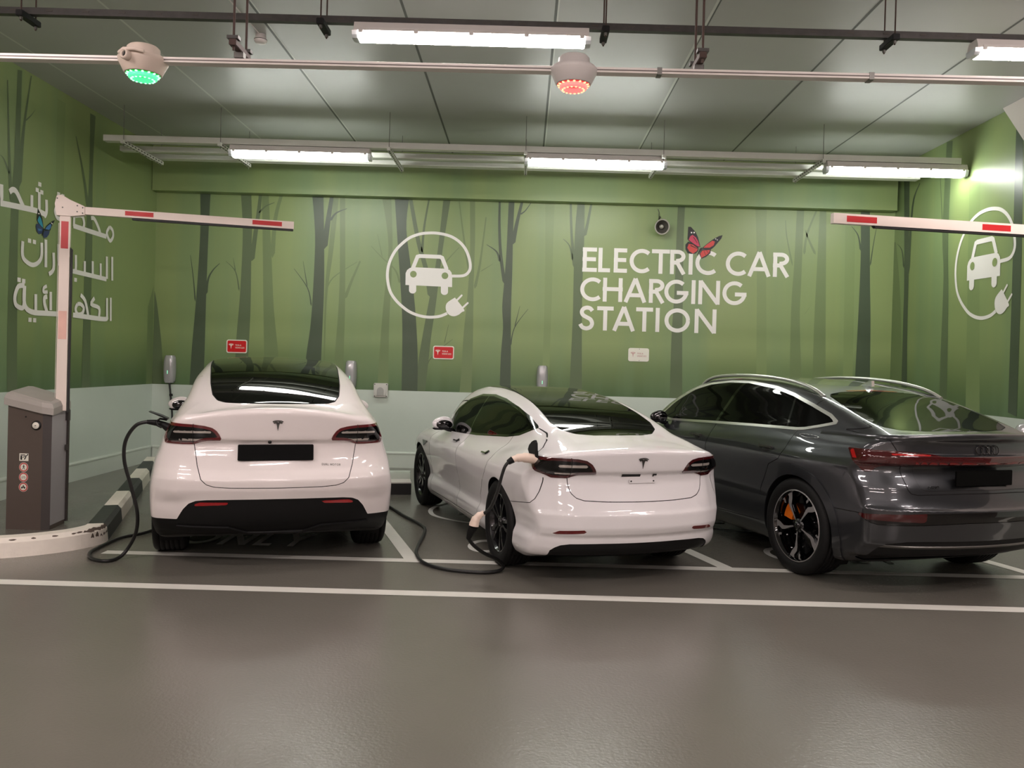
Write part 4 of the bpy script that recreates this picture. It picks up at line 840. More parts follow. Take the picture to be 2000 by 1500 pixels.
def wheel(parent, x, y, R, wd, rimR, style, sgn, caliper=None):
    """tyre with tread grooves plus a rim; sgn = -1 left side"""
    hub = Matrix.Translation((x, y, R)); b = wd / 2
    prof = [(rimR, -b * .78), (rimR + .02, -b * .92), (rimR + (R - rimR) * .45, -b), (R - .028, -b * .97), (R - .010, -b * .88), (R - .003, -b * .74)]
    gro = []
    n = 5
    for i in range(n):
        c = -b * .56 + i * b * 1.12 / (n - 1); gw = .005
        gro += [(R - .001, c - gw), (R - .010, c - gw * .7), (R - .010, c + gw * .7), (R - .001, c + gw)]
    prof = prof + gro + [(r, -h) for r, h in prof[::-1]]
    q = MB(); q.lathe(prof, 72, axis='X'); 
    for i in range(72):
        a = 2 * PI * i / 72
        for s in (-1, 1):
            rot = Matrix.Rotation(a, 4, 'X'); q.add([rot @ Vector(v) for v in [(s * b * .60, -.002, R - .0008), (s * b * .60, .002, R - .0008), (s * b * .86, .006, R - .008), (s * b * .86, .002, R - .008)]], [(0, 1, 2, 3)], 1)
    q.lathe([(rimR, -b * .78), (rimR - .015, -b * .5), (rimR - .02, b * .5), (rimR, b * .78)], 48, axis='X')
    ty = q.build('wheel', [M['tyre'], M['tyre_groove']], parent, hub); ty['label'] = 'black tyre wheel'
    o_ = sgn * b * .80                                            # rim face plane
    def at(r, a, d): return Vector((o_ + sgn * d, r * math.sin(a), r * math.cos(a)))
    q = MB(); q.lathe([(rimR + .004, o_ - sgn * .004), (rimR + .004, o_ + sgn * .008), (rimR - .004, o_ + sgn * .007)], 60, axis='X'); q.lathe([(rimR - .004, o_ + sgn * .007), (rimR - .016, o_ - sgn * .012), (rimR - .022, o_ - sgn * .03), (rimR - .03, o_ - sgn * .12)], 60, axis='X', mi=1)
    q.lathe([(0, o_ - sgn * .10), (rimR - .03, o_ - sgn * .13)], 40, axis='X', mi=1)
    q.lathe([(0, o_ - sgn * .012), (.05, o_ - sgn * .012), (.062, o_ - sgn * .03), (.066, o_ - sgn * .09)], 30, axis='X', mi=1)
    if style == 'blade':
        for k in range(5):
            a0 = 2 * PI * k / 5 + .59
            body = [(-.24, .18), (-.16, .9), (-.34, 1.0), (.30, 1.0), (.20, .62), (.20, .18)]
            pts = [(r * rimR * .97, a0 + t * (.55 if r > .5 else .9)) for t, r in body]
            F = [(0, 1, 5), (1, 4, 5), (1, 2, 3), (1, 3, 4)]
            q.add([at(r, a, -.028) for r, a in pts], F, 1); q.add([at(r, a, -.06) for r, a in pts], F, 1)
            q.add([at(r, a, -.028) for r, a in pts] + [at(r, a, -.06) for r, a in pts], [(i, (i + 1) % 6, 6 + (i + 1) % 6, 6 + i) for i in range(6)], 1)
            # bright diamond-cut facets: a slim blade bending into a broad foot at the rim
            bl = [(.13, .12), (.13, -.14), (.40, -.085), (.62, -.10), (.78, -.24), (.97, -.30), (.97, -.06), (.86, -.09), (.72, .045), (.60, .075), (.40, .05)]
            pt = [(r * rimR, a0 + t) for r, t in bl]; T_ = ears([(r * math.sin(t), r * math.cos(t)) for r, t in bl])
            dp = [-.014] * len(bl)
            q.add([at(r, a, d) for (r, a), d in zip(pt, dp)], T_, 2)
            q.add([at(r, a, d) for (r, a), d in zip(pt, dp)] + [at(r, a, -.03) for r, a in pt], [(i, (i + 1) % 11, 11 + (i + 1) % 11, 11 + i) for i in range(11)], 1)
            ft = [(.97, .14), (.97, .30), (.90, .20), (.82, .24), (.77, .18), (.85, .14)]
            pt = [(r * rimR, a0 + t) for r, t in ft]; T_ = ears([(r * math.sin(t), r * math.cos(t)) for r, t in ft])
            q.add([at(r, a, -.014) for r, a in pt], T_, 2)
    else:
        for k in range(10):
            a0 = 2 * PI * k / 10 + (.12 if k % 2 else -.12)
            w0, w1 = .11, .045
            pts = [(.20, -w0 * 1.6), (.62, -w0 * .75), (.98, -w1 * 1.5), (.98, w1 * 1.5), (.62, w0 * .75), (.20, w0 * 1.6)]
            P = [(r * rimR, a0 + t) for r, t in pts]; F = [(0, 1, 4, 5), (1, 2, 3, 4)]
            q.add([at(r, a, -.012 if i in (0, 5) else -.004) for i, (r, a) in enumerate(P)], F, 1)
            q.add([at(r, a, -.012 if i in (0, 5) else -.004) for i, (r, a) in enumerate(P)] + [at(r, a, -.05) for r, a in P], [(i, (i + 1) % 6, 6 + (i + 1) % 6, 6 + i) for i in range(6)], 1)
    rim = q.build('rim', [M['diamond'] if style == 'blade' else M['dark_alloy'], M['dark_alloy'] if style != 'blade' else M['gloss_black'], M['diamond']], ty)
    rim['label'] = 'black rim with bright diamond-cut blades' if style == 'blade' else 'dark multi-spoke rim'
    q = MB(); q.lathe([(0, o_ + sgn * .002), (.032, o_ + sgn * .001), (.036, o_ - sgn * .012), (.036, o_ - sgn * .03)], 28, axis='X'); q.build('centre_cap', M['gloss_black'], ty)
    if caliper:
        q = MB(); P = [(.14, -1.25), (.235, -1.25), (.235, -.75), (.14, -.75)]
        A = [(.13, a) for a in np.linspace(.85, 1.40, 8)] + [(.23, a) for a in np.linspace(1.40, .85, 8)]
        V0 = [at(r, a, -.055) for r, a in A]; V1 = [at(r, a, -.12) for r, a in A]; n = len(A)
        q.add(V0 + V1, [(i, (i + 1) % n, n + (i + 1) % n, n + i) for i in range(n)] + [(i, i + 1, n - 2 - i, n - 1 - i) for i in range(7)])
        q.build('brake_caliper', caliper, ty)['label'] = 'orange brake caliper'
    return ty
def liner(S, root, yc, zc, R, xin, sgn):
    q = MB(); A = np.linspace(math.radians(-35), math.radians(215), 46); out, inn = [], []
    for a in A:
        y, z = yc + (R - .001) * math.cos(a), zc + (R - .001) * math.sin(a)
        if z < .12: z = .12
        p, n = flank(S, y, max(z, .2), sgn); out.append((p.x, y, z)); inn.append((sgn * xin, y, z))
    n = len(A); q.add(out + inn, [(i, i + 1, n + i + 1, n + i) for i in range(n - 1)])
    q.add(inn + [(sgn * xin, yc, .14)], [(i, i + 1, n) for i in range(n - 1)])
    q.build('wheel_arch_liner', M['satin_black'], root)
def gapcut(body, fn, w=.0028):
    """separate the panel inside fn < 0; returns panel, the thin gap around it, the rest"""
    a, rest = body.split(lambda x, y, z: fn(x, y, z) - w); panel, gap = a.split(lambda x, y, z: fn(x, y, z) + w)
    return panel, gap, rest
def join(a, b):
    o = len(a.V); return Patch(np.vstack([a.V, b.V]), np.vstack([a.N, b.N]), a.F + [tuple(i + o for i in f) for f in b.F])
class CarMaker:
    def __init__(s, key, name, label, cat, loc, deg, paint, step=.0155):
        s.S = SHAPES[key]; s.root = thing(name, label, cat, (*loc, 0), math.radians(deg)); s.paint = paint
        s.body = surface_mesh(s.S, step); s.gaps = None
        for (yc, zc, R, xin) in s.S.arches:
            fn = lambda x, y, z: np.maximum(np.sqrt((y - yc) ** 2 + (z - zc) ** 2) - R, xin - np.abs(x))
            s.cut(fn)
            for sg in (-1, 1): liner(s.S, s.root, yc, zc, R, xin, sg)
    def cut(s, fn): a, s.body = s.body.split(fn); return a
    def gap(s, g): s.gaps = g if s.gaps is None else join(s.gaps, g)
    def seam(s, fn, keep, w=.003):
        a, rest = s.body.split(lambda x, y, z: fn(x, y, z) - w); p, g = a.split(lambda x, y, z: fn(x, y, z) + w); g, h_ = g.split(keep)
        s.gap(g); s.body = join(join(rest, p), h_)
    def panel(s, fn, w=.0028, keep=None):
        p, g, s.body = gapcut(s.body, fn, w)
        if keep:
            g, closed = g.split(keep); p = join(p, closed)
        s.gap(g); return p
    def put(s, p, name, m, off=0.0, skirt=0.0, split=False, label=None):
        if not split:
            o = p.build(name, m, s.root, off, skirt)
            if label: o['label'] = label
            return o
        L_, R_ = leftright(p); r = []
        for q_ in (L_, R_):
            if q_.F:
                o = q_.build(name, m, s.root, off, skirt); r.append(o)
                if label: o['label'] = label
        return r
    def finish(s):
        s.put(s.body, 'body_shell', s.paint)
        if s.gaps is not None: s.put(s.gaps, 'panel_gaps', M['gap'], -.004)
def lamp_inner(p, fn, inset): return p.split(lambda x, y, z: fn(x, y, z) + inset)
def mirror(car, y, z, sgn, m, size=1.0, reach=.19):
    p, n = flank(car.S, y, z, sgn); t = p + Vector((sgn * .115, -.02, .055))
    bm = bmesh.new(); bmesh.ops.create_uvsphere(bm, u_segments=20, v_segments=12, radius=1)
    for v in bm.verts:
        c = v.co; x_, y_, z_ = c.x * .115 * size, c.y * .085 * size, c.z * .078 * size
        if c.y < 0: y_ *= .35
        z_ = z_ * (1 - .18 * c.x * sgn) ; z_ = max(z_, -.055 * size)
        v.co = t + Vector((x_, y_, z_))
    bm.verts.index_update(); q = MB(); q.add([v.co.copy() for v in bm.verts], [tuple(v.index for v in f.verts) for f in bm.faces], 0, True); bm.free()
    o = q.build('side_mirror', m, car.root)
    q = MB(); q.tube([p + Vector((-sgn * .02, .01, -.015)), p + Vector((sgn * .05, .0, -.005)), t + Vector((-sgn * .02, .0, -.045))], [.024, .022, .02], 10)
    q.lathe([(0, -.066 * size), (.8, -.066 * size), (1.0, -.054 * size), (.98, -.046 * size), (0, -.046 * size)], 24, mx=Matrix.Diagonal((.108 * size, .055 * size, 1, 1)), c=t + Vector((0, .012, 0))); q.build('mirror_foot', M['satin_black'], o)
    q = MB(); q.lathe([(0, 0), (.92, 0), (1.0, .004), (1.0, .01)], 28, axis='Y', mx=Matrix.Diagonal((.088 * size, 1, .050 * size, 1)), c=t + Vector((-sgn * .014, -.032 * size, -.008))); q.build('mirror_glass', M['gloss_black'], o)
# ---------------------------------------------------------------- white hatchback
def inset_poly(fn, d): return lambda x, y, z: fn(x, y, z) + d
def build_hatch():
    c = CarMaker('hatch', 'hatchback_car', 'pearl white hatchback seen squarely from behind, black plate, at the left wall', 'car', (-1.82, 6.26), 17.56, M['pearl'])
    S = c.S; R = c.root
    c.put(c.cut(lambda x, y, z: z - (S.bot(y) + .018)), 'underbody', M['black'])
    wo = [(3.32, 1.04), (3.02, 1.28), (2.6, 1.465), (2.0, 1.50), (1.5, 1.465), (1.0, 1.355), (.80, 1.26), (.76, 1.20), (.92, 1.135), (2.0, 1.085)]
    fw = side(wo, .50); t = c.cut(fw); g, t = lamp_inner(t, fw, .022)
    c.put(g, 'side_window', M['glass'], split=True); c.put(t, 'window_trim', M['gloss_black'], split=True)
    gp = [(-1, 1.256), (.0, 1.256), (.30, 1.256), (.39, 1.259), (.45, 1.272), (.492, 1.31), (.522, 1.39), (.545, 1.49), (.566, 1.56), (.575, 1.62), (.575, 1.9), (-1, 1.9)]
    fg = rear(gp, 3.85); c.put(c.panel(fg, .004), 'rear_window', M['glass'], label='black glass of rear window and roof')
    lp = [(.397, .992), (.412, 1.03), (.435, 1.062), (.465, 1.084), (.52, 1.098), (.60, 1.108), (.70, 1.113), (.775, 1.116), (.80, 1.08), (.806, 1.02), (.80, .962), (.69, .957), (.60, .956), (.545, .979), (.50, .988)]
    fl = rear(lp, .36); l = c.cut(fl); inner, ring = lamp_inner(l, fl, .021)
    for i, o in enumerate(c.put(ring, 'tail_light', M['lens_red'], .006, .02, True)):
        sg = -1 if i == 0 else 1
        half = inner.split(lambda x, y, z: x)[i]
        st, dk = half.split(lambda x, y, z: np.maximum(np.abs(z - 1.052) - .009, np.maximum(.47 - np.abs(x), np.abs(x) - .74)))
        lo, dk = dk.split(lambda x, y, z: np.maximum(np.abs(z - (.995 + .06 * np.maximum(0, .56 - np.abs(x)))) - .007, np.maximum(.50 - np.abs(x), np.abs(x) - .70)))
        dk.build('smoked_lens', M['lens_dark'], o, .005); st.build('light_strip', M['lens_clear'], o, .0065); lo.build('light_strip', M['lens_clear'], o, .0065)
        q = MB()
        for z0, z1 in ((.962, 1.105),):
            pts = [surf(S, sg * .60, z)[0] + surf(S, sg * .60, z)[1] * .0085 for z in np.linspace(z0, z1, 6)]
            q.tube(pts, .0022, 6)
        q.build('lamp_seam', M['black'], o)
    bp = [(-1, .555), (.0, .555), (.30, .553), (.50, .549), (.57, .542), (.62, .520), (.66, .475), (.685, .43), (.704, .394), (.87, .387), (1.2, .382), (1.2, 0), (-1, 0)]
    fb = lambda x, y, z: np.minimum(rear(bp, .62)(x, y, z), np.maximum(z - .27, .62 - y))
    cl = c.cut(fb)
    rp = [(.335, .530), (.545, .530), (.588, .512), (.572, .503), (.355, .511)]
    frf = rear(rp, .4); rf, cl = cl.split(frf); c.put(rf, 'reflector', M['reflector'], .003, .012, True)
    dp = [(-1, .262), (.20, .264), (.35, .318), (.71, .328), (.71, .345), (.34, .336), (.20, .285), (-1, .285)]
    lip, cl = cl.split(rear(dp, .5)); c.put(lip, 'diffuser_lip', M['satin_black'], .012, .02)
    c.put(cl, 'lower_bumper', M['satin_black'], -.002, label='black lower bumper and sill cladding')
    tp = [(-1, .641), (0, .641), (.33, .643), (.44, .650), (.497, .667), (.536, .705), (.566, .80), (.592, .954), (.60, 1.11), (.575, 1.30), (.60, 1.45), (.62, 1.9), (-1, 1.9)]
    c.put(c.panel(rear(tp, 1.9), keep=lambda x, y, z: z - 1.11), 'tailgate', M['pearl'])
    dr = [(1.38, .30), (2.28, .27), (2.28, 1.6), (1.2, 1.6), (1.0, 1.22), (1.05, 1.0), (1.38, .72)]; df = [(2.28, .27), (3.36, .27), (3.42, .7), (3.32, 1.1), (3.0, 1.6), (2.28, 1.6)]
    for d_ in (dr, df): c.put(c.panel(side(d_, .60)), 'door', M['pearl'], split=True)
    c.finish()
    t_badge(S, .0, 1.108, .085, R, M['badge'])
    plate(S, -.008, .898, .55, .122, R)
    mx = on_rear(S, -.055, .985); q = MB(); q.lathe([(0, .014), (.012, .013), (.014, 0)], 16, mx=mx); q.build('rear_camera', M['gloss_black'], R)
    badge_text(S, 'DUAL MOTOR', .33, .796, .016, R, M['steel_dull'])
    for sg in (-1, 1): mirror(c, 3.12, 1.035, sg, M['pearl'])
    for sg in (-1, 1):
        for y in (1.62, 2.75):
            mx = on_flank(S, y, .93, sg, .001); q = MB(); q.box((0, 0, 0), (.20, .024, .01), 0, None, .004); q.v = [mx @ Vector(v) for v in q.v]; q.build('door_handle', M['gloss_black'], R)
        for y in (.99, 3.88): wheel(R, sg * .80, y, .358, .262, .245, 'multi', sg)
    # open charge flap at the left lamp
    q = MB(); q.tube([(-.80, .32, 1.125), (-.845, .30, 1.135), (-.87, .29, 1.115), (-.86, .28, 1.085), (-.83, .28, 1.07)], .008, 8); q.build('flap_hinge', M['satin_black'], R)
    q = MB(); q.prism([(-.79, 1.128), (-.84, 1.150), (-.92, 1.185), (-.925, 1.190), (-.84, 1.162), (-.79, 1.138)], lambda u, v, w: (u, .28 + w, v), .11); q.build('charge_flap', M['satin_black'], R)
    return c
# ---------------------------------------------------------------- white sedan
def build_sedan():
    c = CarMaker('sedan', 'sedan_car', 'solid white sedan parked at an angle, middle of the three cars, charging', 'car', (.91, 6.08), 19.35, M['white_car'])
    S = c.S; R = c.root
    c.put(c.cut(lambda x, y, z: z - (S.bot(y) + .012)), 'underbody', M['black'])
    wo = [(3.36, .895), (3.25, .985), (3.09, 1.135), (2.80, 1.25), (2.48, 1.312), (2.10, 1.325), (1.74, 1.302), (1.33, 1.25), (1.03, 1.196), (.80, 1.135), (.76, 1.118), (.85, 1.084), (1.02, 1.035), (1.28, 1.0), (2.08, .942), (2.9, .905)]
    xl = lambda y: np.interp(y, [.5, 1.0, 1.7, 2.3, 3.0, 3.5], [.50, .47, .445, .43, .45, .5])
    fw = side(wo, xl); t = c.cut(fw); g, t = lamp_inner(t, fw, .02)
    fb = lambda x, y, z: np.abs(y - (2.30 + .25 * (1.1 - z))) - .012
    pil, g = g.split(fb)
    gr, gf = g.split(lambda x, y, z: y - (2.30 + .25 * (1.1 - z)))
    c.put(gr, 'rear_side_window', M['glass'], split=True); c.put(gf, 'front_side_window', M['glass'], split=True)
    c.put(t, 'window_trim', M['gloss_black'], .002, .006, split=True); c.put(pil, 'door_pillar', M['gloss_black'], split=True)
    gp = [(-1, .468), (.0, .468), (.20, .487), (.33, .55), (.415, .66), (.445, .80), (.435, 1.0), (.415, 1.3), (.40, 1.8), (.395, 2.3), (.40, 2.9), (.44, 3.3), (.42, 3.62), (-1, 3.70)]
    fg = lambda x, y, z: np.maximum(polysdf(np.abs(x), y, gp), 1.0 - z)
    c.put(c.panel(fg, .004), 'rear_window', M['glass'], label='black glass of rear window and roof')
    lp = [(.350, .838), (.365, .875), (.392, .912), (.43, .937), (.49, .949), (.60, .953), (.70, .950), (.80, .946), (.80, .80), (.71, .803), (.55, .806), (.508, .823), (.47, .834)]
    tail = [(-.2, .70), (.22, .80), (.285, .85), (.315, .885), (.335, .905), (.375, .945), (.36, 1.1), (-.2, 1.1)]
    fl = lambda x, y, z: np.maximum(rear(lp, .45)(x, y, z), np.where(np.abs(x) > .62, polysdf(y, z, tail), -1))
    l = c.cut(fl); inner, ring = lamp_inner(l, fl, .020)
    for i, o in enumerate(c.put(ring, 'tail_light', M['lens_maroon'], .005, .02, True)):
        sg = -1 if i == 0 else 1
        half = inner.split(lambda x, y, z: x)[i]
        port, half = half.split(lambda x, y, z: .665 - np.abs(x) if sg < 0 else np.ones_like(x))
        st, dk = half.split(lambda x, y, z: np.maximum(np.abs(z - .895) - .010, np.maximum(.42 - np.abs(x), np.abs(x) - .62)))
        lo, dk = dk.split(lambda x, y, z: np.maximum(np.abs(z - .842) - .006, np.maximum(.43 - np.abs(x), np.abs(x) - .64)))
        dk.build('smoked_lens', M['lens_dark'], o, .004); st.build('light_strip', M['lens_clear'], o, .0055); lo.build('light_strip', M['lens_clear'], o, .0055)
        if port.F: port.build('charge_port_recess', M['gloss_black'], o, .004)
        q = MB(); q.tube([surf(S, sg * .535, z)[0] + surf(S, sg * .535, z)[1] * .007 for z in np.linspace(.812, .945, 6)], .0022, 6); q.build('lamp_seam', M['black'], o)
    rp = [(.41, .444), (.615, .434), (.655, .412), (.63, .407), (.445, .417)]
    c.put(c.cut(rear(rp, .3)), 'reflector', M['lens_bright'], .002, .012, True)
    bp = [(-1, .338), (.30, .337), (.53, .333), (.59, .322), (.625, .302), (.650, .276), (.66, 0), (-1, 0)]
    c.put(c.cut(rear(bp, .5)), 'rear_diffuser', M['satin_black'], -.006)
    tp = [(-1, .638), (.07, .638), (.27, .640), (.44, .648), (.495, .666), (.53, .70), (.545, .745), (.552, .81), (.54, .955), (.57, 1.0), (.58, 1.06), (-1, 1.30)]
    ftop = lambda x, y, z: np.maximum(rear(tp, 1.2)(x, y, z), y - (.455 + .9 * np.maximum(0, np.abs(x) - .15) ** 2))
    c.put(c.panel(ftop, keep=lambda x, y, z: z - .955), 'boot_lid', M['white_car'])
    seam = [(.765, 1.118), (.62, 1.09), (.48, 1.045), (.40, 1.0), (.372, .955)]
    c.seam(side(seam + [(-.3, .955), (-.3, 1.6), (.765, 1.6)], .40), lambda x, y, z: np.maximum(np.maximum(.957 - z, z - 1.117), .45 - np.abs(x)))
    dr = [(1.62, .26), (2.30, .25), (2.30, .9), (2.22, 1.40), (1.0, 1.40), (1.12, 1.06), (1.17, .965), (1.22, .91), (1.19, .845), (1.29, .72), (1.44, .60), (1.56, .48)]
    df = [(2.30, .25), (3.35, .24), (3.40, .5), (3.36, .9), (3.0, 1.40), (2.22, 1.40), (2.30, .9)]
    for d_ in (dr, df): c.put(c.panel(side(d_, .55)), 'door', M['white_car'], split=True)
    bmp = [(.262, .0), (.262, .69), (.285, .63), (.32, .605), (.62, .565), (.62, .0)]
    c.seam(side([(.262, .81), (.262, .70), (.272, .64), (.30, .612), (.66, .563), (.9, .56), (.9, .81)], .55), lambda x, y, z: np.maximum(np.maximum(z - .80, y - .68), .60 - np.abs(x)), .0025)
    c.finish()
    t_badge(S, -.008, .922, .085, R, M['badge'])
    mx = on_rear(S, .012, .782, .004); q = MB(); q.box((0, 0, 0), (.215, .032, .006), 0, None, .003)
    for s in (-1, 1): q.lathe([(0, .006), (.006, .006), (.006, .002)], 12, 1, c=(s * .092, .002, 0))
    q.v = [mx @ Vector(v) for v in q.v]; q.build('plate_bracket', [M['white_car'], M['black']], R)
    mx = on_rear(S, -.045, .830, .002); q = MB(); q.box((-.035, -.003, 0), (.15, .022, .004), 0, None, .0015); q.box((.155, .004, 0), (.03, .012, .004)); q.box((.145, -.003, 0), (.008, .018, .004)); q.v = [mx @ Vector(v) for v in q.v]; q.build('tape_residue', M['black'], R)
    mirror(c, 3.0, .925, -1, M['white_car'], .95); mirror(c, 3.0, .925, 1, M['white_car'], .95)
    for sg in (-1, 1):
        for y in (1.44, 2.51):
            mx = on_flank(S, y, .85, sg, .003); q = MB()
            q.prism([(.075, -.002), (.075, -.016), (-.045, -.016), (-.085, .016), (-.085, .026), (-.065, .026), (-.035, -.001)], lambda u, v, w: mx @ Vector((u, v, w)), .012); q.build('door_handle', M['gloss_black'], R)
        mx = on_flank(S, 3.56, .735, sg, .002); q = MB(); q.prism([(.075, .022), (-.10, .022), (-.10, .012), (.045, -.04)], lambda u, v, w: mx @ Vector((u, v, w)), .01); q.build('fender_camera', M['gloss_black'], R)
        for y in (.978, 3.853): wheel(R, sg * .70, y, .343, .24, .235, 'multi', sg)
    # raised charge flap over the left lamp
    q = MB(); q.prism([(.30, .945), (.315, 1.045), (.34, 1.066), (.395, 1.050), (.45, 1.020), (.475, .985), (.44, .955)], lambda u, v, w: (-.735 - w, u - .02, v), .018); q.build('charge_flap', M['satin_black'], R)
    q = MB(); q.tube([(-.715, .30, .925), (-.745, .285, .955), (-.745, .29, .99)], .014, 8); q.build('flap_hinge', M['satin_black'], R)
    return c
# ---------------------------------------------------------------- grey crossover
def build_crossover():
    c = CarMaker('sportback', 'crossover_car', 'dark grey sloping-roof crossover at the right with red light bar, partly out of frame', 'car', (3.44, 6.02), 19.5, M['grey_car'])
    S = c.S; R = c.root
    c.put(c.cut(lambda x, y, z: z - (S.bot(y) + .018)), 'underbody', M['black'])
    wo = [(3.60, 1.085), (3.30, 1.275), (2.99, 1.42), (2.76, 1.482), (2.47, 1.513), (2.15, 1.518), (1.70, 1.482), (1.40, 1.432), (1.11, 1.362), (.87, 1.292), (.775, 1.246), (.775, 1.220), (.93, 1.182), (1.07, 1.152), (1.16, 1.143), (1.74, 1.128), (2.38, 1.106), (3.2, 1.074)]
    xl = lambda y: np.interp(y, [.6, 1.1, 1.5, 2.2, 3.0, 3.6], [.66, .64, .60, .55, .60, .66])
    fw = side(wo, xl); t = c.cut(fw); g, t = lamp_inner(t, fw, .022)
    c1 = lambda x, y, z: np.abs(y - (2.27 + .28 * (1.3 - z))) - .022
    c2 = lambda x, y, z: np.abs(y - (1.33 + .30 * (z - 1.3))) - .012
    p1, g = g.split(c1); p2, g = g.split(c2)
    a, g = g.split(lambda x, y, z: y - (1.33 + .30 * (z - 1.3))); b, f = g.split(lambda x, y, z: y - (2.27 + .28 * (1.3 - z)))
    c.put(a, 'quarter_window', M['glass'], split=True); c.put(b, 'rear_side_window', M['glass'], split=True); c.put(f, 'front_side_window', M['glass'], split=True)
    c.put(t, 'window_trim', M['brushed'], .004, .01, split=True, label='bright aluminium window trim'); c.put(p1, 'door_pillar', M['gloss_black'], split=True); c.put(p2, 'door_pillar', M['gloss_black'], split=True)
    gp = [(-1, .385), (.0, .385), (.30, .395), (.50, .425), (.60, .48), (.645, .60), (.635, .75), (.605, .95), (.565, 1.13), (.50, 1.20), (.35, 1.255), (.0, 1.29), (-1, 1.29)]
    fg = lambda x, y, z: np.maximum(polysdf(np.abs(x), y, gp), 1.0 - z)
    c.put(c.panel(fg, .004), 'rear_window', M['glass'])
    hb = [(-1, 1.297), (0, 1.297), (.27, 1.278), (.27, 1.305), (0, 1.325), (-1, 1.325)]
    c.put(c.cut(lambda x, y, z: np.maximum(polysdf(np.abs(x), y, hb), 1.2 - z)), 'high_brake_light', M['lens_glow'], .001)
    lp = [(-1, 1.036), (.35, 1.036), (.42, 1.038), (.49, 1.054), (.58, 1.064), (.70, 1.070), (.80, 1.072), (.89, 1.073), (1.0, 1.070), (1.0, .90), (.88, .905), (.835, .915), (.82, .938), (.80, .956), (.78, .963), (.70, .967), (.53, .971), (.30, .975), (-1, .976)]
    tail = [(-.2, .80), (.34, .90), (.388, .918), (.415, .962), (.468, 1.015), (.515, 1.068), (.50, 1.2), (-.2, 1.2)]
    fl = lambda x, y, z: np.maximum(rear(lp, .60)(x, y, z), np.where(np.abs(x) > .70, polysdf(y, z, tail), -1))
    l = c.cut(fl); inner, ring = lamp_inner(l, fl, .009)
    o = c.put(ring, 'tail_light_bar', M['lens_maroon'], .004, .018, label='dark red full-width light bar')
    up, dn = inner.split(lambda x, y, z: 1.004 - z)
    bar, dn2 = dn.split(lambda x, y, z: np.maximum(np.abs(z - .991) - .008, np.abs(x) - .62))
    c_l, up2 = up.split(lambda x, y, z: np.maximum(.835 - np.abs(x), np.abs(y - .42 - (z - 1.0) * .9) - .02))
    sc, up3 = up2.split(lambda x, y, z: np.maximum(np.abs(z - 1.045) - .006, np.maximum(.50 - np.abs(x), np.abs(x) - .76)))
    join(up3, dn2).build('red_lens', M['lens_maroon'], o, .003); bar.build('light_strip', M['lens_bright'], o, .0045)
    for e_ in (c_l, sc):
        for h_ in leftright(e_):
            if h_.F: h_.build('light_element', M['lens_glow'], o, .0045)
    sp = [(-1, .649), (.20, .649), (.60, .640), (.80, .626), (.905, .617), (.93, .610), (.905, .564), (.87, .548), (.845, .541), (.60, .553), (.25, .570), (-1, .571)]
    st = c.cut(lambda x, y, z: np.maximum(rear(sp, .6)(x, y, z), y - (.40 + 2 * (z - .61)))); red, blk = st.split(lambda x, y, z: np.maximum(.57 - np.abs(x), .575 - z))
    c.put(blk, 'bumper_strip', M['gloss_black'], -.004); c.put(red, 'reflector', M['lens_maroon'], -.002, split=True)
    dp = [(-1, .44), (.26, .438), (.55, .436), (.67, .432), (.79, .405), (.82, .33), (.84, 0), (-1, 0)]
    fd = rear(dp, .5); d = c.cut(fd); lip, d = d.split(lambda x, y, z: np.abs(z - .385) - .008)
    c.put(d, 'rear_diffuser', M['satin_black'], -.008); c.put(lip, 'diffuser_strip', M['steel_dull'], .002, .015)
    # tailgate with its plate recess line
    tp = [(-1, .778), (.25, .775), (.45, .769), (.60, .764), (.645, .772), (.665, .80), (.675, .87), (.69, 1.0), (.715, 1.06), (.76, 1.15), (.80, 1.19), (.69, 1.225), (.70, 1.60), (-1, 1.60)]
    ft = lambda x, y, z: np.maximum(rear(tp, 1.6)(x, y, z), y - (.47 + .5 * np.maximum(0, np.abs(x) - .4)))
    tg = c.panel(ft)
    rp = [(-1, .797), (.25, .799), (.50, .794), (.545, .796), (.575, .812), (.588, .86), (.600, .972), (-1, .976)]
    rec, gp_, tg = gapcut(tg, rear(rp, 1.0), .002); c.gap(gp_)
    c.put(tg, 'tailgate', M['grey_car']); c.put(rec, 'plate_recess', M['grey_car'], -.014)
    dr = [(1.56, .34), (2.36, .32), (2.40, .90), (2.30, 1.13), (2.25, 1.70), (1.0, 1.70), (1.12, 1.17), (1.155, 1.10), (1.20, .99), (1.26, .90), (1.40, .84), (1.52, .62)]
    df = [(2.36, .32), (3.42, .31), (3.50, .8), (3.46, 1.08), (3.0, 1.70), (2.25, 1.70), (2.30, 1.13), (2.40, .90)]
    for d_ in (dr, df): c.put(c.panel(side(d_, .60)), 'door', M['grey_car'], split=True)
    for yc in (1.06, 3.99):
        f4 = lambda x, y, z: np.maximum(np.sqrt((y - yc) ** 2 + (z - .38) ** 2) - .497, .6 - np.abs(x))
        a_, c.body = c.body.split(f4); c.put(a_, 'wheel_arch_trim', M['grey_car'], .010, .016, split=True)
    c.seam(lambda x, y, z: np.maximum(z - (.612 - .03 * (y - .4)), .6 - np.abs(x)), lambda x, y, z: np.maximum(np.maximum(y - .62, .33 - y), .62 - np.abs(x)))
    fu = lambda x, y, z: np.maximum(np.maximum(np.abs(z - 1.118) - .052, np.abs(y - 1.02) - .055), .6 - np.abs(x))
    c.finish()
    q = MB()
    mx = on_rear(S, -.03, 1.085, .006)
    for i in range(4):
        ring = [mx @ Vector(((i - 1.5) * .05 + .031 * math.cos(a), .031 * math.sin(a), .002)) for a in np.linspace(0, 2 * PI, 29)]
        q.tube(ring, .0036, 6, cap=False)
    q.build('emblem', M['gloss_black'], R)['label'] = 'four black interlocked rings'
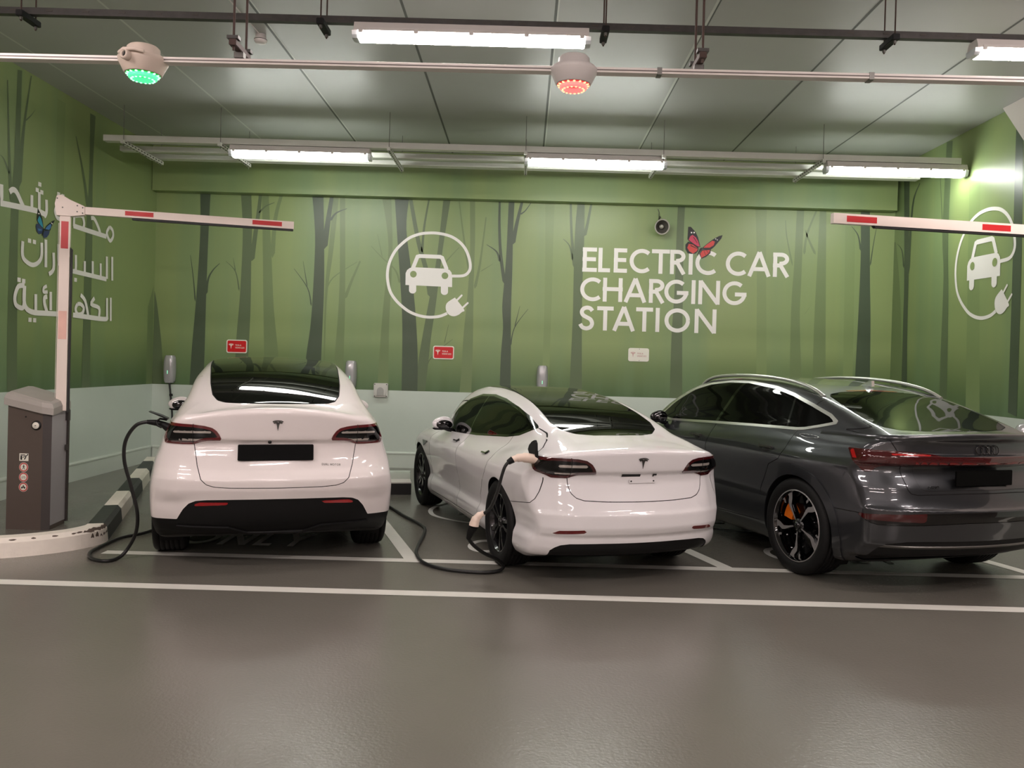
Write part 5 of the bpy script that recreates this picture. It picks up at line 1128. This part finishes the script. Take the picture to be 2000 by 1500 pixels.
    plate(S, -.06, .885, .54, .112, R, True)
    cu = bpy.data.curves.new('badge_text', 'FONT'); cu.body = 'e-tron'; cu.size = .034; cu.align_x = 'CENTER'; cu.extrude = .001
    tmp = bpy.data.objects.new('badge_text', cu); COL.objects.link(tmp); bpy.context.view_layer.update()
    me = bpy.data.meshes.new_from_object(tmp.evaluated_get(bpy.context.evaluated_depsgraph_get())); bpy.data.objects.remove(tmp)
    me.materials.clear(); me.materials.append(M['gloss_black']); mx = on_rear(S, -.48, .812, .003)
    bt = bpy.data.objects.new('badge_text', me); COL.objects.link(bt); bt.parent = R; bt.matrix_local = mx
    # roof rails, fin, spoiler lip, mirrors, handles, wheels
    for sg in (-1, 1):
        P = []
        for y, up in ((3.02, -.004), (2.92, .022), (2.75, .034), (2.4, .042), (2.0, .044), (1.65, .040), (1.40, .032), (1.25, .020), (1.14, -.004)):
            p, n = roofpt(S, sg * (.60 if y > 1.6 else .60 + (1.6 - y) * .04), y); P.append(p + Vector((0, 0, up)))
        q = MB(); q.tube(smooth3(P, 4), .020, 10, flat=.75); o = q.build('roof_rail', M['brushed'], R); o['label'] = 'bright aluminium roof rail'
    p, n = roofpt(S, .14, 1.52); q = MB(); q.prism([(-.09, 0), (.09, -.01), (.02, .018), (-.06, .055), (-.085, .05)], lambda u, v, w: (p.x - .015 + w, p.y + u, p.z + v - .002), .03); q.build('antenna_fin', M['chrome'], R)
    q = MB(); xs = np.linspace(-.86, .86, 31); A, B, C_ = [], [], []
    for x in xs:
        p, n = surf(S, x, 1.178 - .05 * x * x); A.append(p + Vector((0, .05, .03))); B.append(p + Vector((0, -.030, .022))); C_.append(p + Vector((0, -.004, -.012)))
    n_ = len(xs); q.add(A + B + C_, [(i, i + 1, n_ + i + 1, n_ + i) for i in range(n_ - 1)] + [(n_ + i, n_ + i + 1, 2 * n_ + i + 1, 2 * n_ + i) for i in range(n_ - 1)], 0, True); q.build('boot_spoiler', M['grey_car'], R)
    for sg in (-1, 1):
        mirror(c, 3.28, 1.05, sg, M['gloss_black'], .85)
        for y in (1.445, 2.57):
            mx = on_flank(S, y, .972, sg, .0); q = MB(); q.box((0, .008, .022), (.19, .020, .014), 0, None, .006); q.box((.085, .008, .012), (.03, .022, .024), 0, None, .006); q.box((-.085, .008, .012), (.03, .022, .024), 0, None, .006)
            q.lathe([(0, .002), (.05, .002), (.052, 0)], 20, 1, mx=Matrix.Diagonal((1.1, .55, 1, 1)), c=(0, -.005, .001))
            q.v = [mx @ Vector(v) for v in q.v]; q.build('door_handle', [M['badge'], M['black']], R)
        for y in (1.06, 3.99): wheel(R, sg * .815, y, .385, .262, .283, 'blade', sg, M['orange'])
    mx = on_flank(S, .98, 1.112, -1, .0); q = MB(); q.tube([mx @ Vector((.10 * math.cos(a) * (1 if math.cos(a) > 0 else 1.2), .014 * math.sin(a), .002)) for a in np.linspace(0, 2 * PI, 25)], .002, 6, cap=False); q.build('charge_flap_edge', M['chrome'], R)
    return c
def smooth3(P, k=5):
    P = [np.array(p, float) for p in P]; out = []
    for i in range(len(P) - 1):
        p0, p1, p2, p3 = P[max(i - 1, 0)], P[i], P[i + 1], P[min(i + 2, len(P) - 1)]
        for j in range(k):
            t = j / k; out.append(tuple(.5 * ((2 * p1) + (-p0 + p2) * t + (2 * p0 - 5 * p1 + 4 * p2 - p3) * t * t + (-p0 + 3 * p1 - 3 * p2 + p3) * t ** 3)))
    out.append(tuple(P[-1])); return out
build_hatch(); build_sedan(); build_crossover()
# ---------------------------------------------------------------- barriers
AR = math.radians(16.5); AX, AY = math.cos(AR), math.sin(AR)
def barrier():
    t = thing('parking_barrier', 'brown cabinet barrier on the left island with upright arm and level white boom', 'barrier', (-4.44, 7.66, 0), math.radians(3))
    # cabinet: wide brown front face, chamfered corner, pale side
    hh = 1.10
    prof = [(-.20, -.09), (.12, -.12), (.19, -.10), (.165, .22), (-.17, .26), (-.20, .22)]
    zt = lambda u, w: w * (1.125 - .20 * u) if w > .5 else w
    q = MB(); q.prism(prof, lambda u, v, w: (u, v, zt(u, w)), 1.0); q.build('cabinet', M['brown_cab'], t)
    q = MB(); q.prism([(.1215, -.1215), (.1915, -.1015), (.1905, -.095), (.12, -.1145)], lambda u, v, w: (u, v, zt(u, w)), .998); q.build('corner_panel', M['brown_dark'], t)
    q = MB(); q.prism([(.1925, -.098), (.1685, .218), (.163, .218), (.187, -.098)], lambda u, v, w: (u, v, w + .04), 1.03); q.build('side_panel', M['cab_side'], t)
    q = MB(); q.box((.172, .235, .55), (.022, .03, 1.06)); q.box((.182, .21, 1.02), (.03, .04, .10)); q.box((.188, .19, .72), (.02, .03, .05)); q.build('back_plate', M['brown_dark'], t)
    q = MB()
    P0 = [(-.225, -.115), (.125, -.15), (.215, -.125), (.19, .245), (-.19, .285), (-.225, .245)]
    c0 = np.mean(P0, 0); lv = [(1.0, 1.105), (1.0, 1.165), (.93, 1.205), (.80, 1.225)]
    V = []
    for k, z in lv: V += [(c0[0] + (a - c0[0]) * k, c0[1] + (b - c0[1]) * k, z + (b - c0[1]) * .10 - (a - c0[0]) * .20) for a, b in P0]
    n = 6; F = [(j * n + i, j * n + (i + 1) % n, (j + 1) * n + (i + 1) % n, (j + 1) * n + i) for j in range(3) for i in range(n)] + [tuple(range(n))[::-1], tuple(range(3 * n, 4 * n))]
    q.add(V, F); q.build('lid', M['cab_lid'], t)
    fx = lambda u, v, w=0: (u, -.09 - (u + .20) * .03 / .32 - .001 - w, v)          # front face
    q = MB(); q.lathe([(0, .016), (.032, .016), (.041, .010), (.044, 0)], 24, mx=Matrix.Translation(fx(.065, .945)) @ Matrix.Rotation(PI / 2, 4, 'X')); q.build('lock_ring', M['black'], t)
    q = MB(); q.lathe([(0, .022), (.028, .022), (.031, .014)], 24, mx=Matrix.Translation(fx(.065, .945)) @ Matrix.Rotation(PI / 2, 4, 'X')); q.box(fx(.065, .945, .0225), (.014, .001, .006), 1); q.build('lock', [M['sign_white'], M['slot']], t)
    q = MB(); q.lathe([(0, .004), (.007, .004), (.007, 0)], 12, mx=Matrix.Translation(fx(-.035, 1.02)) @ Matrix.Rotation(PI / 2, 4, 'X')); q.build('key_hole', M['black'], t)
    def sticker(z, name, lb, draw):
        q = MB(); draw(q, -.045, z); o = q.build(name, [M['sign_white'], M['red_strip'], M['black']], t); o['label'] = lb
    def poly(q, P, w, mi): q.add([fx(a, b, w) for a, b in P], ears(P), mi)
    def ban(q, x, z, fig):
        poly(q, arc(x, z, .042, .042, 0, 360, 28)[:-1], .0005, 0); poly(q, arc(x, z, .039, .039, 0, 360, 28)[:-1], .001, 1); poly(q, arc(x, z, .030, .030, 0, 360, 28)[:-1], .0015, 0)
        for P in fig: poly(q, [(x + a * .01, z + b * .01) for a, b in P], .002, 2)
    sq = lambda x, z, a, b: [(x - a, z - b), (x + a, z - b), (x + a, z + b), (x - a, z + b)]
    def trap(q, x, z):
        poly(q, sq(x, z, .042, .034), .0005, 0); poly(q, sq(x - .024, z - .006, .008, .018), .001, 2); poly(q, sq(x - .010, z + .019, .022, .004), .001, 2)
        for P in ([(0, -2), (1, -2.2), (2.4, .4), (1.6, .8)], [(1.6, .6), (3.6, 1.6), (3.4, 2.2), (1.2, 1.4)], [(-1, -.6), (1.4, .6), (1.2, 1.2), (-1.2, .1)], arc(3.4, 2.5, .6, .6, 0, 360, 10)[:-1]): poly(q, [(x + a * .01, z + b * .01) for a, b in P], .0015, 2)
    sticker(.655, 'warning_sticker', 'white sticker with falling arm pictogram', trap)
    sticker(.565, 'prohibition_sticker', 'round no walking sticker', lambda q, x, z: ban(q, x, z, [arc(.1, 1.9, .45, .45, 0, 360, 10)[:-1], [(-.4, 1.3), (.5, 1.3), (.5, -.2), (-.4, -.2)], [(-.4, -.2), (.1, -.2), (-.8, -2.1), (-1.3, -1.9)], [(0, -.2), (.5, -.2), (1.1, -2.0), (.6, -2.1)], [(.4, 1.2), (1.3, .2), (1.1, 0), (.3, .8)], [(-.4, 1.2), (-1.1, .1), (-.9, 0), (-.3, .8)]]))
    sticker(.475, 'prohibition_sticker', 'round no bicycle sticker', lambda q, x, z: ban(q, x, z, [ [p_ for quad in [ribbon(arc(cx, -.5, .8, .8, 0, 360, 14), .2)[i]] for p_ in quad] for cx in (-1.2, 1.2) for i in range(14)] + [[(-1.2, -.6), (-.4, .7), (-.2, .6), (-1.0, -.6)], [(-.3, .6), (.8, .7), (.8, .5), (-.3, .4)], [(1.2, -.5), (.7, 1.0), (.5, .9), (1.0, -.6)]]))
    sticker(.385, 'prohibition_sticker', 'round no motorcycle sticker', lambda q, x, z: ban(q, x, z, [arc(-1.2, -.6, .8, .8, 0, 360, 14)[:-1], arc(1.2, -.6, .8, .8, 0, 360, 14)[:-1], [(-1.6, .2), (-.2, -.4), (1.0, -.2), (1.2, .6), (.2, .9), (-.6, .5)], arc(.1, 1.4, .5, .5, 0, 360, 10)[:-1]]))
    # arms: built in a frame whose u axis runs along the boom
    ox, oy = .188, .06
    F_ = lambda u, v, w: (ox + u * AX - w * AY, oy + u * AY + w * AX, v)
    def prism(P, d, name, m, w0=0.0, parent=t, lb=None):
        q = MB(); q.prism(P, lambda u, v, w: F_(u, v, w + w0), d); o = q.build(name, m, parent)
        if lb: o['label'] = lb
        return o
    la = prism(sq(0, 2.0, .043, .93), .05, 'lower_arm', M['arm'], lb='upright white arm')
    prism(sq(0, 2.69, .030, .125), .001, 'red_band', M['red_strip'], -.0015, la); prism(sq(-.002, 1.86, .034, .13), .001, 'faded_band', M['faded_strip'], -.0015, la)
    q = MB(); q.prism([(.048, 1.05), (.066, 1.06), (.066, 2.56), (.048, 2.58)], lambda u, v, w: F_(u, v, w + .01), .03); q.build('rubber_edge', M['black_rubber'], la)
    el = prism([(-.07, 2.865), (.05, 2.865), (.160, 2.885), (.160, 2.965), (.04, 3.015), (-.03, 3.055), (-.07, 3.045), (-.085, 2.97)], .075, 'elbow_joint', M['arm'], -.012, lb='white elbow hub')
    q = MB()
    for u, v in ((.10, 2.965), (.10, 2.91), (.145, 2.95), (.145, 2.90), (-.02, 2.94), (-.065, 3.02)):
        q.lathe([(0, .004), (.006, .004), (.006, 0)], 10, mx=Matrix.Translation(F_(u, v, -.012)) @ Matrix.Rotation(AR, 4, 'Z') @ Matrix.Rotation(PI / 2, 4, 'X'))
    q.build('bolts', M['steel_dull'], el)
    ua = prism([(.157, 2.893), (2.035, 2.905), (2.035, 2.978), (.157, 2.962)], .05, 'boom', M['arm'], 0, lb='level white boom')
    prism([(.50, 2.912), (.745, 2.913), (.745, 2.955), (.50, 2.953)], .001, 'red_band', M['red_strip'], -.0015, ua); prism([(1.64, 2.920), (1.92, 2.922), (1.92, 2.965), (1.64, 2.963)], .001, 'red_band', M['red_strip'], -.0015, ua)
    prism([(.56, 2.876), (.60, 2.874), (2.03, 2.886), (2.03, 2.906), (.56, 2.893)], .04, 'rubber_edge', M['black_rubber'], .005, ua)
    q = MB(); q.tube([F_(-.055, 1.05, .03), F_(-.055, 2.80, .03)], .003, 6); q.build('pull_wire', M['fitting'], la)
barrier()
t = thing('barrier_boom', 'white barrier boom with two red bands entering from the right edge', 'barrier', (2.50, 6.86, 0), math.radians(9.8))
q = MB(); q.prism([(0, 2.84), (2.6, 2.84), (2.6, 2.924), (0, 2.924)], lambda u, v, w: (u, w, v), .05); bo = q.build('boom', M['arm'], t)
for u in (.115, 1.36, 2.3):
    q = MB(); q.prism([(u, 2.857), (u + .27, 2.857), (u + .27, 2.907), (u, 2.907)], lambda a, b, w: (a, -.0015 + w, b), .001); q.build('red_band', M['red_strip'], bo)
q = MB(); q.prism([(.38, 2.822), (2.6, 2.822), (2.6, 2.842), (.36, 2.842)], lambda a, b, w: (a, .005 + w, b), .04); q.build('rubber_edge', M['black_rubber'], bo)
q = MB(); q.prism([(2.45, 0), (2.75, 0), (2.75, 1.1), (2.45, 1.1)], lambda a, b, w: (a, -.1 + w, b), .32); q.build('cabinet', M['brown_cab'], t)
q = MB(); q.prism([(2.54, 1.1), (2.64, 1.1), (2.64, 2.93), (2.54, 2.93)], lambda a, b, w: (a, .0 + w, b), .05); q.build('upright_arm', M['arm'], t)

# ---------------------------------------------------------------- island kerb, striped, with its curved white nose
def kerb():
    t = thing('kerb', 'curving island kerb painted in black and white blocks, chipped at the white nose', 'kerb', (0, 0, 0))
    d = Vector((-.3236, .9462)); r = Vector((.9462, .3236)); A = Vector((-3.545, 7.20))      # outer top edge start of the straight run
    H = .15; w = .15
    prof = [(0.012, 0), (0.0, H - .035), (-.03, H), (-w, H), (-w, 0)]
    def run(P, N, mi, q):
        n = len(prof); V = []
        for p, nn in zip(P, N): V += [(p.x + nn.x * o, p.y + nn.y * o, z) for o, z in prof]
        F = [(i * n + j, i * n + (j + 1) % n, (i + 1) * n + (j + 1) % n, (i + 1) * n + j) for i in range(len(P) - 1) for j in range(n)]
        F += [tuple(range(n))[::-1], tuple(range((len(P) - 1) * n, len(P) * n))]
        q.add(V, F, mi)
    s0 = 0; cuts = [(0.02, .95, 1), (.95, 1.84, 0), (1.84, 2.83, 1), (2.83, 3.70, 0), (3.70, 4.5, 1), (4.5, 5.0, 0)]
    for a, b, k in cuts:
        q = MB(); run([A + d * a, A + d * b], [r, r], 0, q); q.build('kerb_block', M['curb_black'] if k else M['curb_white'], t)
    P2 = smooth2([(-3.552, 7.22), (-3.535, 7.08), (-3.60, 6.88), (-3.72, 6.72), (-3.87, 6.59), (-4.05, 6.49), (-4.35, 6.40), (-4.9, 6.32), (-5.2, 6.29), (-5.52, 6.27)], 4)
    P = [Vector(p) for p in P2]; N = []
    for i in range(len(P)):
        a = P[max(i - 1, 0)]; b = P[min(i + 1, len(P) - 1)]; e = (b - a).normalized(); nn = Vector((-e.y, e.x)); N.append(nn)
    q = MB(); run(P, N, 0, q); nose = q.build('kerb_nose', M['curb_white'], t); nose['label'] = 'curved white nose with chipped paint'
    random.seed(9); q = MB()
    def chip(c, u, v, nrm, sx, sy):
        m = 9; poly = [(sx * (.5 + random.random() * .7) * math.cos(2 * PI * k / m), sy * (.5 + random.random() * .7) * math.sin(2 * PI * k / m)) for k in range(m)]
        q.add([c + u * a + v * b + nrm * .0012 for a, b in poly], ears(poly))
    for i in range(1, 22):
        p, nn = P[i], N[i]; e = (P[i + 1] - P[i - 1]).normalized(); u = Vector((e.x, e.y, 0)); 
        if i < 9 or i % 3 == 0:
            k = 1.0 if i < 7 else .45
            sl = (Vector((nn.x * .03, nn.y * .03, 0)) + Vector((0, 0, -.035))).normalized(); n3 = Vector((nn.x * .76, nn.y * .76, .65)).normalized()
            chip(Vector((p.x - nn.x * .015, p.y - nn.y * .015, H - .0175)), u, sl, n3, .06 * k, .020 * k)
            if i < 7: chip(Vector((p.x + nn.x * .003, p.y + nn.y * .003, H - .065 - random.random() * .02)), u, Vector((0, 0, 1)), Vector((nn.x, nn.y, 0)), .018, .03)
    q.build('chipped_patch', M['chip'], nose)
kerb()
# wheel stop block between the two white cars
t = thing('wheel_stop', 'low black and cream wheel stop block against the wall between the white cars', 'wheel stop', (-1.62, 10.06, 0), math.radians(10))
q = MB(); q.box((0, .17, .065), (.62, .34, .13), 0); q.build('stop_block', M['black_rubber'], t)
q = MB(); q.box((0, .19, .136), (.62, .30, .012), 0); q.build('stop_top', M['trunking'], t)
q = MB(); q.box((0, .45, .11), (.62, .20, .22), 0, None, .01); q.tube([(-.31, .40, .225), (.31, .40, .225)], .014, 8); q.build('step', M['skirting'], t)

# ---------------------------------------------------------------- things on the back wall
def sign(x, z, w, h, faded, label):
    t = thing('wall_sign', label, 'sign', (x, YB - .008, z), 0, 'small parking signs on the back wall')
    def rr(w_, h_, r=.03):
        return [p for cx, cz, a in ((w_ / 2 - r, h_ / 2 - r, 0), (-w_ / 2 + r, h_ / 2 - r, 90), (-w_ / 2 + r, -h_ / 2 + r, 180), (w_ / 2 - r, -h_ / 2 + r, 270)) for p in arc(cx, cz, r, r, a, a + 90, 5)]
    q = MB(); q.prism(rr(w, h), lambda a, b, e: (a, .004 - e, b), .008); q.build('sign_plate', M['sign_white'], t)
    if not faded:
        q = MB(); q.prism(rr(w - .03, h - .03, .02), lambda a, b, e: (a, -.0042 - e, b), .001); q.build('red_field', M['sign_red'], t)
    m = M['sign_faint'] if faded else M['sign_white']
    q = MB()
    for poly in (T_BAR, T_STEM): q.add([(-.085 + a * .075, -.0058, -.042 + b * .085) for a, b in poly], ears(poly))
    for s, zz in (('TESLA', .008), ('VEHICLES', -.03)):
        Q, wd = text_quads(s, .022, .2, .22)
        for quad in Q: q.add([(-.022 + a, -.0058, zz + b) for a, b in quad], [(0, 1, 2, 3)])
    q.build('sign_print', m, t)
    if faded:
        q = MB()
        for zz in (-.085, .085): q.lathe([(0, .003), (.005, .003), (.005, 0)], 10, mx=Matrix.Translation((.01, -.0045, zz)) @ Matrix.Rotation(PI / 2, 4, 'X'))
        q.build('screw', M['steel_dull'], t)
sign(-4.31, 1.757, .31, .20, False, 'red sign with white T emblem above the hatchback, left of the two red ones')
sign(-1.206, 1.75, .315, .20, False, 'red sign with white T emblem between the two white cars')
sign(1.722, 1.797, .31, .20, True, 'faded whitish sign under the word STATION')
def charger(x, z, label, wl='B'):
    t = thing('wall_charger', label, 'car charger', (x, YB, z), 0, 'wall chargers on the back wall')
    q = MB(); n = 24; lv = np.linspace(-1, 1, 17); V = []; 
    for v in lv:
        hw = .088 * (1 - .16 * v * v) if abs(v) < .97 else .060; zz = v * .205; dp = .10 * (1 - .20 * abs(v) ** 3)
        V += [(hw * math.sin(a) if abs(math.sin(a)) < 2 else 0, -.012 - dp * max(0, 1 - abs(math.sin(a)) ** 4.0) ** .5, zz) for a in np.linspace(-PI / 2, PI / 2, n)]
    F = [(j * n + i, j * n + i + 1, (j + 1) * n + i + 1, (j + 1) * n + i) for j in range(16) for i in range(n - 1)]
    q.add(V, F, 0, True); q.add(V[:n], [tuple(range(n))]); q.add(V[-n:], [tuple(range(n))]); q.build('charger_body', M['charger'], t)
    q = MB(); q.prism([(-.07, -.19), (.07, -.19), (.078, 0), (.07, .19), (-.07, .19), (-.078, 0)], lambda a, b, e: (a, -e, b), .05); q.build('back_box', M['satin_black'], t)
    q = MB(); q.box((.0, -.1125, -.045), (.006, .003, .05)); q.build('status_light', M['charger_led'], t)
    return t
charger(-5.30, 1.39, 'grey wall charger in the left corner with a cable hanging from it')
charger(-2.585, 1.385, 'grey wall charger behind the right side of the hatchback roof')
charger(.285, 1.39, 'grey wall charger rising behind the sedan roof')
t = thing('wall_charger', 'rounded grey wall charger on the right wall, cut by the picture edge', 'car charger', (XR, 9.17, .98), -PI / 2, 'wall chargers on the back wall')
q = MB(); q.lathe([(0, -.11), (.05, -.105), (.075, -.08), (.085, -.04), (.085, 0)], 24, axis='Y', mx=Matrix.Diagonal((1, 1, 1.6, 1))); q.build('charger_body', M['charger'], t)
t = thing('socket_box', 'square pale cable socket box on the wall right of the hatchback', 'socket', (-2.128, YB, 1.16))
q = MB(); q.box((0, -.03, 0), (.21, .06, .21), 0, None, .008); q.build('box_base', M['socket'], t)
q = MB(); q.prism([(p[0], p[1]) for p in arc(0, -.005, .075, .075, 0, 180, 16)] + [(-.075, -.075), (.075, -.075)], lambda a, b, e: (a, -.0602 - e, b), .02); q.build('hood', M['socket'], t)
q = MB(); q.prism([(p[0], p[1]) for p in arc(0, -.01, .052, .055, 0, 180, 16)] + [(-.052, -.07), (.052, -.07)], lambda a, b, e: (a, -.0805 - e, b), .006); q.build('hood_recess', M['socket_dark'], t)
q = MB()
for a in (-1, 1):
    for b in (-1, 1): q.lathe([(0, .003), (.008, .003), (.008, 0)], 10, mx=Matrix.Translation((a * .088, -.0602, b * .088)) @ Matrix.Rotation(PI / 2, 4, 'X'))
q.build('screws', M['slot'], t)
t = thing('horn_speaker', 'small grey horn loudspeaker on the back wall above the lettering', 'loudspeaker', (1.955, YB, 3.735), math.radians(10))
rx = Matrix.Rotation(math.radians(12), 4, 'X')
q = MB(); q.lathe([(.035, -.06), (.045, -.12), (.075, -.17), (.112, -.205), (.118, -.21), (.112, -.214), (.098, -.206)], 32, axis='Y', mx=rx); q.build('horn', M['speaker'], t)
q = MB(); q.lathe([(0, -.20), (.018, -.198), (.03, -.185), (.032, -.16), (.02, -.12)], 20, axis='Y', mx=rx); q.build('phase_plug', M['speaker'], t)
q = MB(); q.lathe([(0, -.1), (.03, -.115), (.06, -.155), (.098, -.205)], 28, axis='Y', mx=rx); q.build('throat', M['slot'], t)
q = MB(); q.box((0, -.02, .02), (.05, .04, .09)); q.tube([(0, -.03, .05), (0, -.07, .13), (0, -.11, .11)], .012, 8); q.tube([(0, -.03, .15), (.01, -.02, .20), (-.01, -.02, .25)], .005, 6); q.lathe([(0, .02), (.035, .02), (.042, -.06), (0, -.07)], 20, axis='Y'); q.build('mount', M['steel_dull'], t)

# ---------------------------------------------------------------- charging cables
def cable(name, label, pts, r=.014):
    t = thing(name, label, 'cable', (0, 0, 0)); q = MB(); q.tube(smooth3(pts, 8), r, 10); q.build('cord', M['cable'], t); return t
t = cable('charging_cable', 'black charging cable plugged into the hatchback and looping to the floor by the kerb',
    [(-2.80, 6.33, 1.108), (-2.905, 6.32, 1.08), (-2.993, 6.34, .959), (-3.019, 6.38, .799), (-2.987, 6.43, .598), (-2.958, 6.48, .393), (-3.0, 6.56, .22), (-3.08, 6.60, .08), (-3.125, 6.545, .018), (-3.18, 6.44, .016), (-3.32, 6.51, .016), (-3.42, 6.68, .016), (-3.452, 6.90, .016), (-3.45, 7.27, .016), (-3.33, 7.58, .016),
     (-3.40, 8.4, .016), (-3.9, 9.8, .016), (-4.6, 11.4, .016), (-5.1, 12.2, .016), (-5.22, 12.47, .06), (-5.23, 12.53, .3), (-5.24, 12.55, .7), (-5.27, 12.55, 1.0), (-5.295, 12.55, 1.20)])
q = MB(); q.tube([(-2.62, 6.30, 1.06), (-2.665, 6.315, 1.07), (-2.70, 6.325, 1.085), (-2.76, 6.33, 1.10), (-2.83, 6.33, 1.105)], [.030, .034, .026, .024, .016], 12); q.build('plug_handle', M['satin_black'], t)
q = MB(); q.tube([(-5.262, 12.55, .985), (-5.266, 12.55, 1.02)], .024, 10); q.build('cable_clip', M['satin_black'], t)
t = cable('adapter_cable', 'black extension lead with two cream plugs hanging from the sedan charge port',
    [(-.075, 6.055, .922), (-.112, 6.05, .88), (-.136, 6.05, .806), (-.163, 6.06, .693), (-.203, 6.08, .585), (-.245, 6.09, .535), (-.268, 6.095, .522)], .012)
q = MB(); q.tube(smooth3([(.115, 6.135, .922), (.06, 6.108, .935), (.01, 6.085, .941), (-.035, 6.07, .936), (-.065, 6.06, .924)], 4), [.036] * 4 + [.036] * 4 + [.030] * 4 + [.024] * 5, 14); o = q.build('plug_handle', M['cream_plug'], t); o['label'] = 'cream plug'
q = MB(); q.tube([(-.060, 6.062, .927), (-.092, 6.052, .907)], [.026, .02], 12); q.build('strain_relief', M['satin_black'], t)
q = MB(); q.tube(smooth3([(-.258, 6.095, .528), (-.288, 6.10, .512), (-.315, 6.10, .482), (-.326, 6.10, .452), (-.33, 6.10, .432)], 4), [.020] * 4 + [.027] * 4 + [.033] * 4 + [.036] * 5, 14); o = q.build('coupler', M['cream_plug'], t); o['label'] = 'cream coupler'
t = cable('charging_cable', 'black charging cable snaking on the floor from behind the hatchback to the hanging cream coupler',
    [(-2.585, 12.56, 1.19), (-2.575, 12.54, .7), (-2.55, 12.45, .1), (-2.5, 12.2, .016), (-2.45, 11.4, .016), (-2.2, 10.5, .016), (-1.80, 9.75, .016), (-1.453, 9.212, .016), (-1.185, 8.636, .016), (-.963, 8.2, .016), (-.886, 7.889, .016), (-.87, 7.19, .016), (-.834, 6.9, .016), (-.74, 6.65, .016), (-.561, 6.475, .016), (-.319, 6.407, .016), (-.165, 6.45, .016), (-.115, 6.53, .035), (-.159, 6.48, .10), (-.261, 6.33, .183), (-.333, 6.2, .268), (-.369, 6.14, .336), (-.358, 6.12, .378)])
q = MB(); q.tube([(-.369, 6.14, .33), (-.352, 6.115, .385), (-.333, 6.10, .428)], [.018, .028, .036], 12); q.build('plug_handle', M['satin_black'], t)
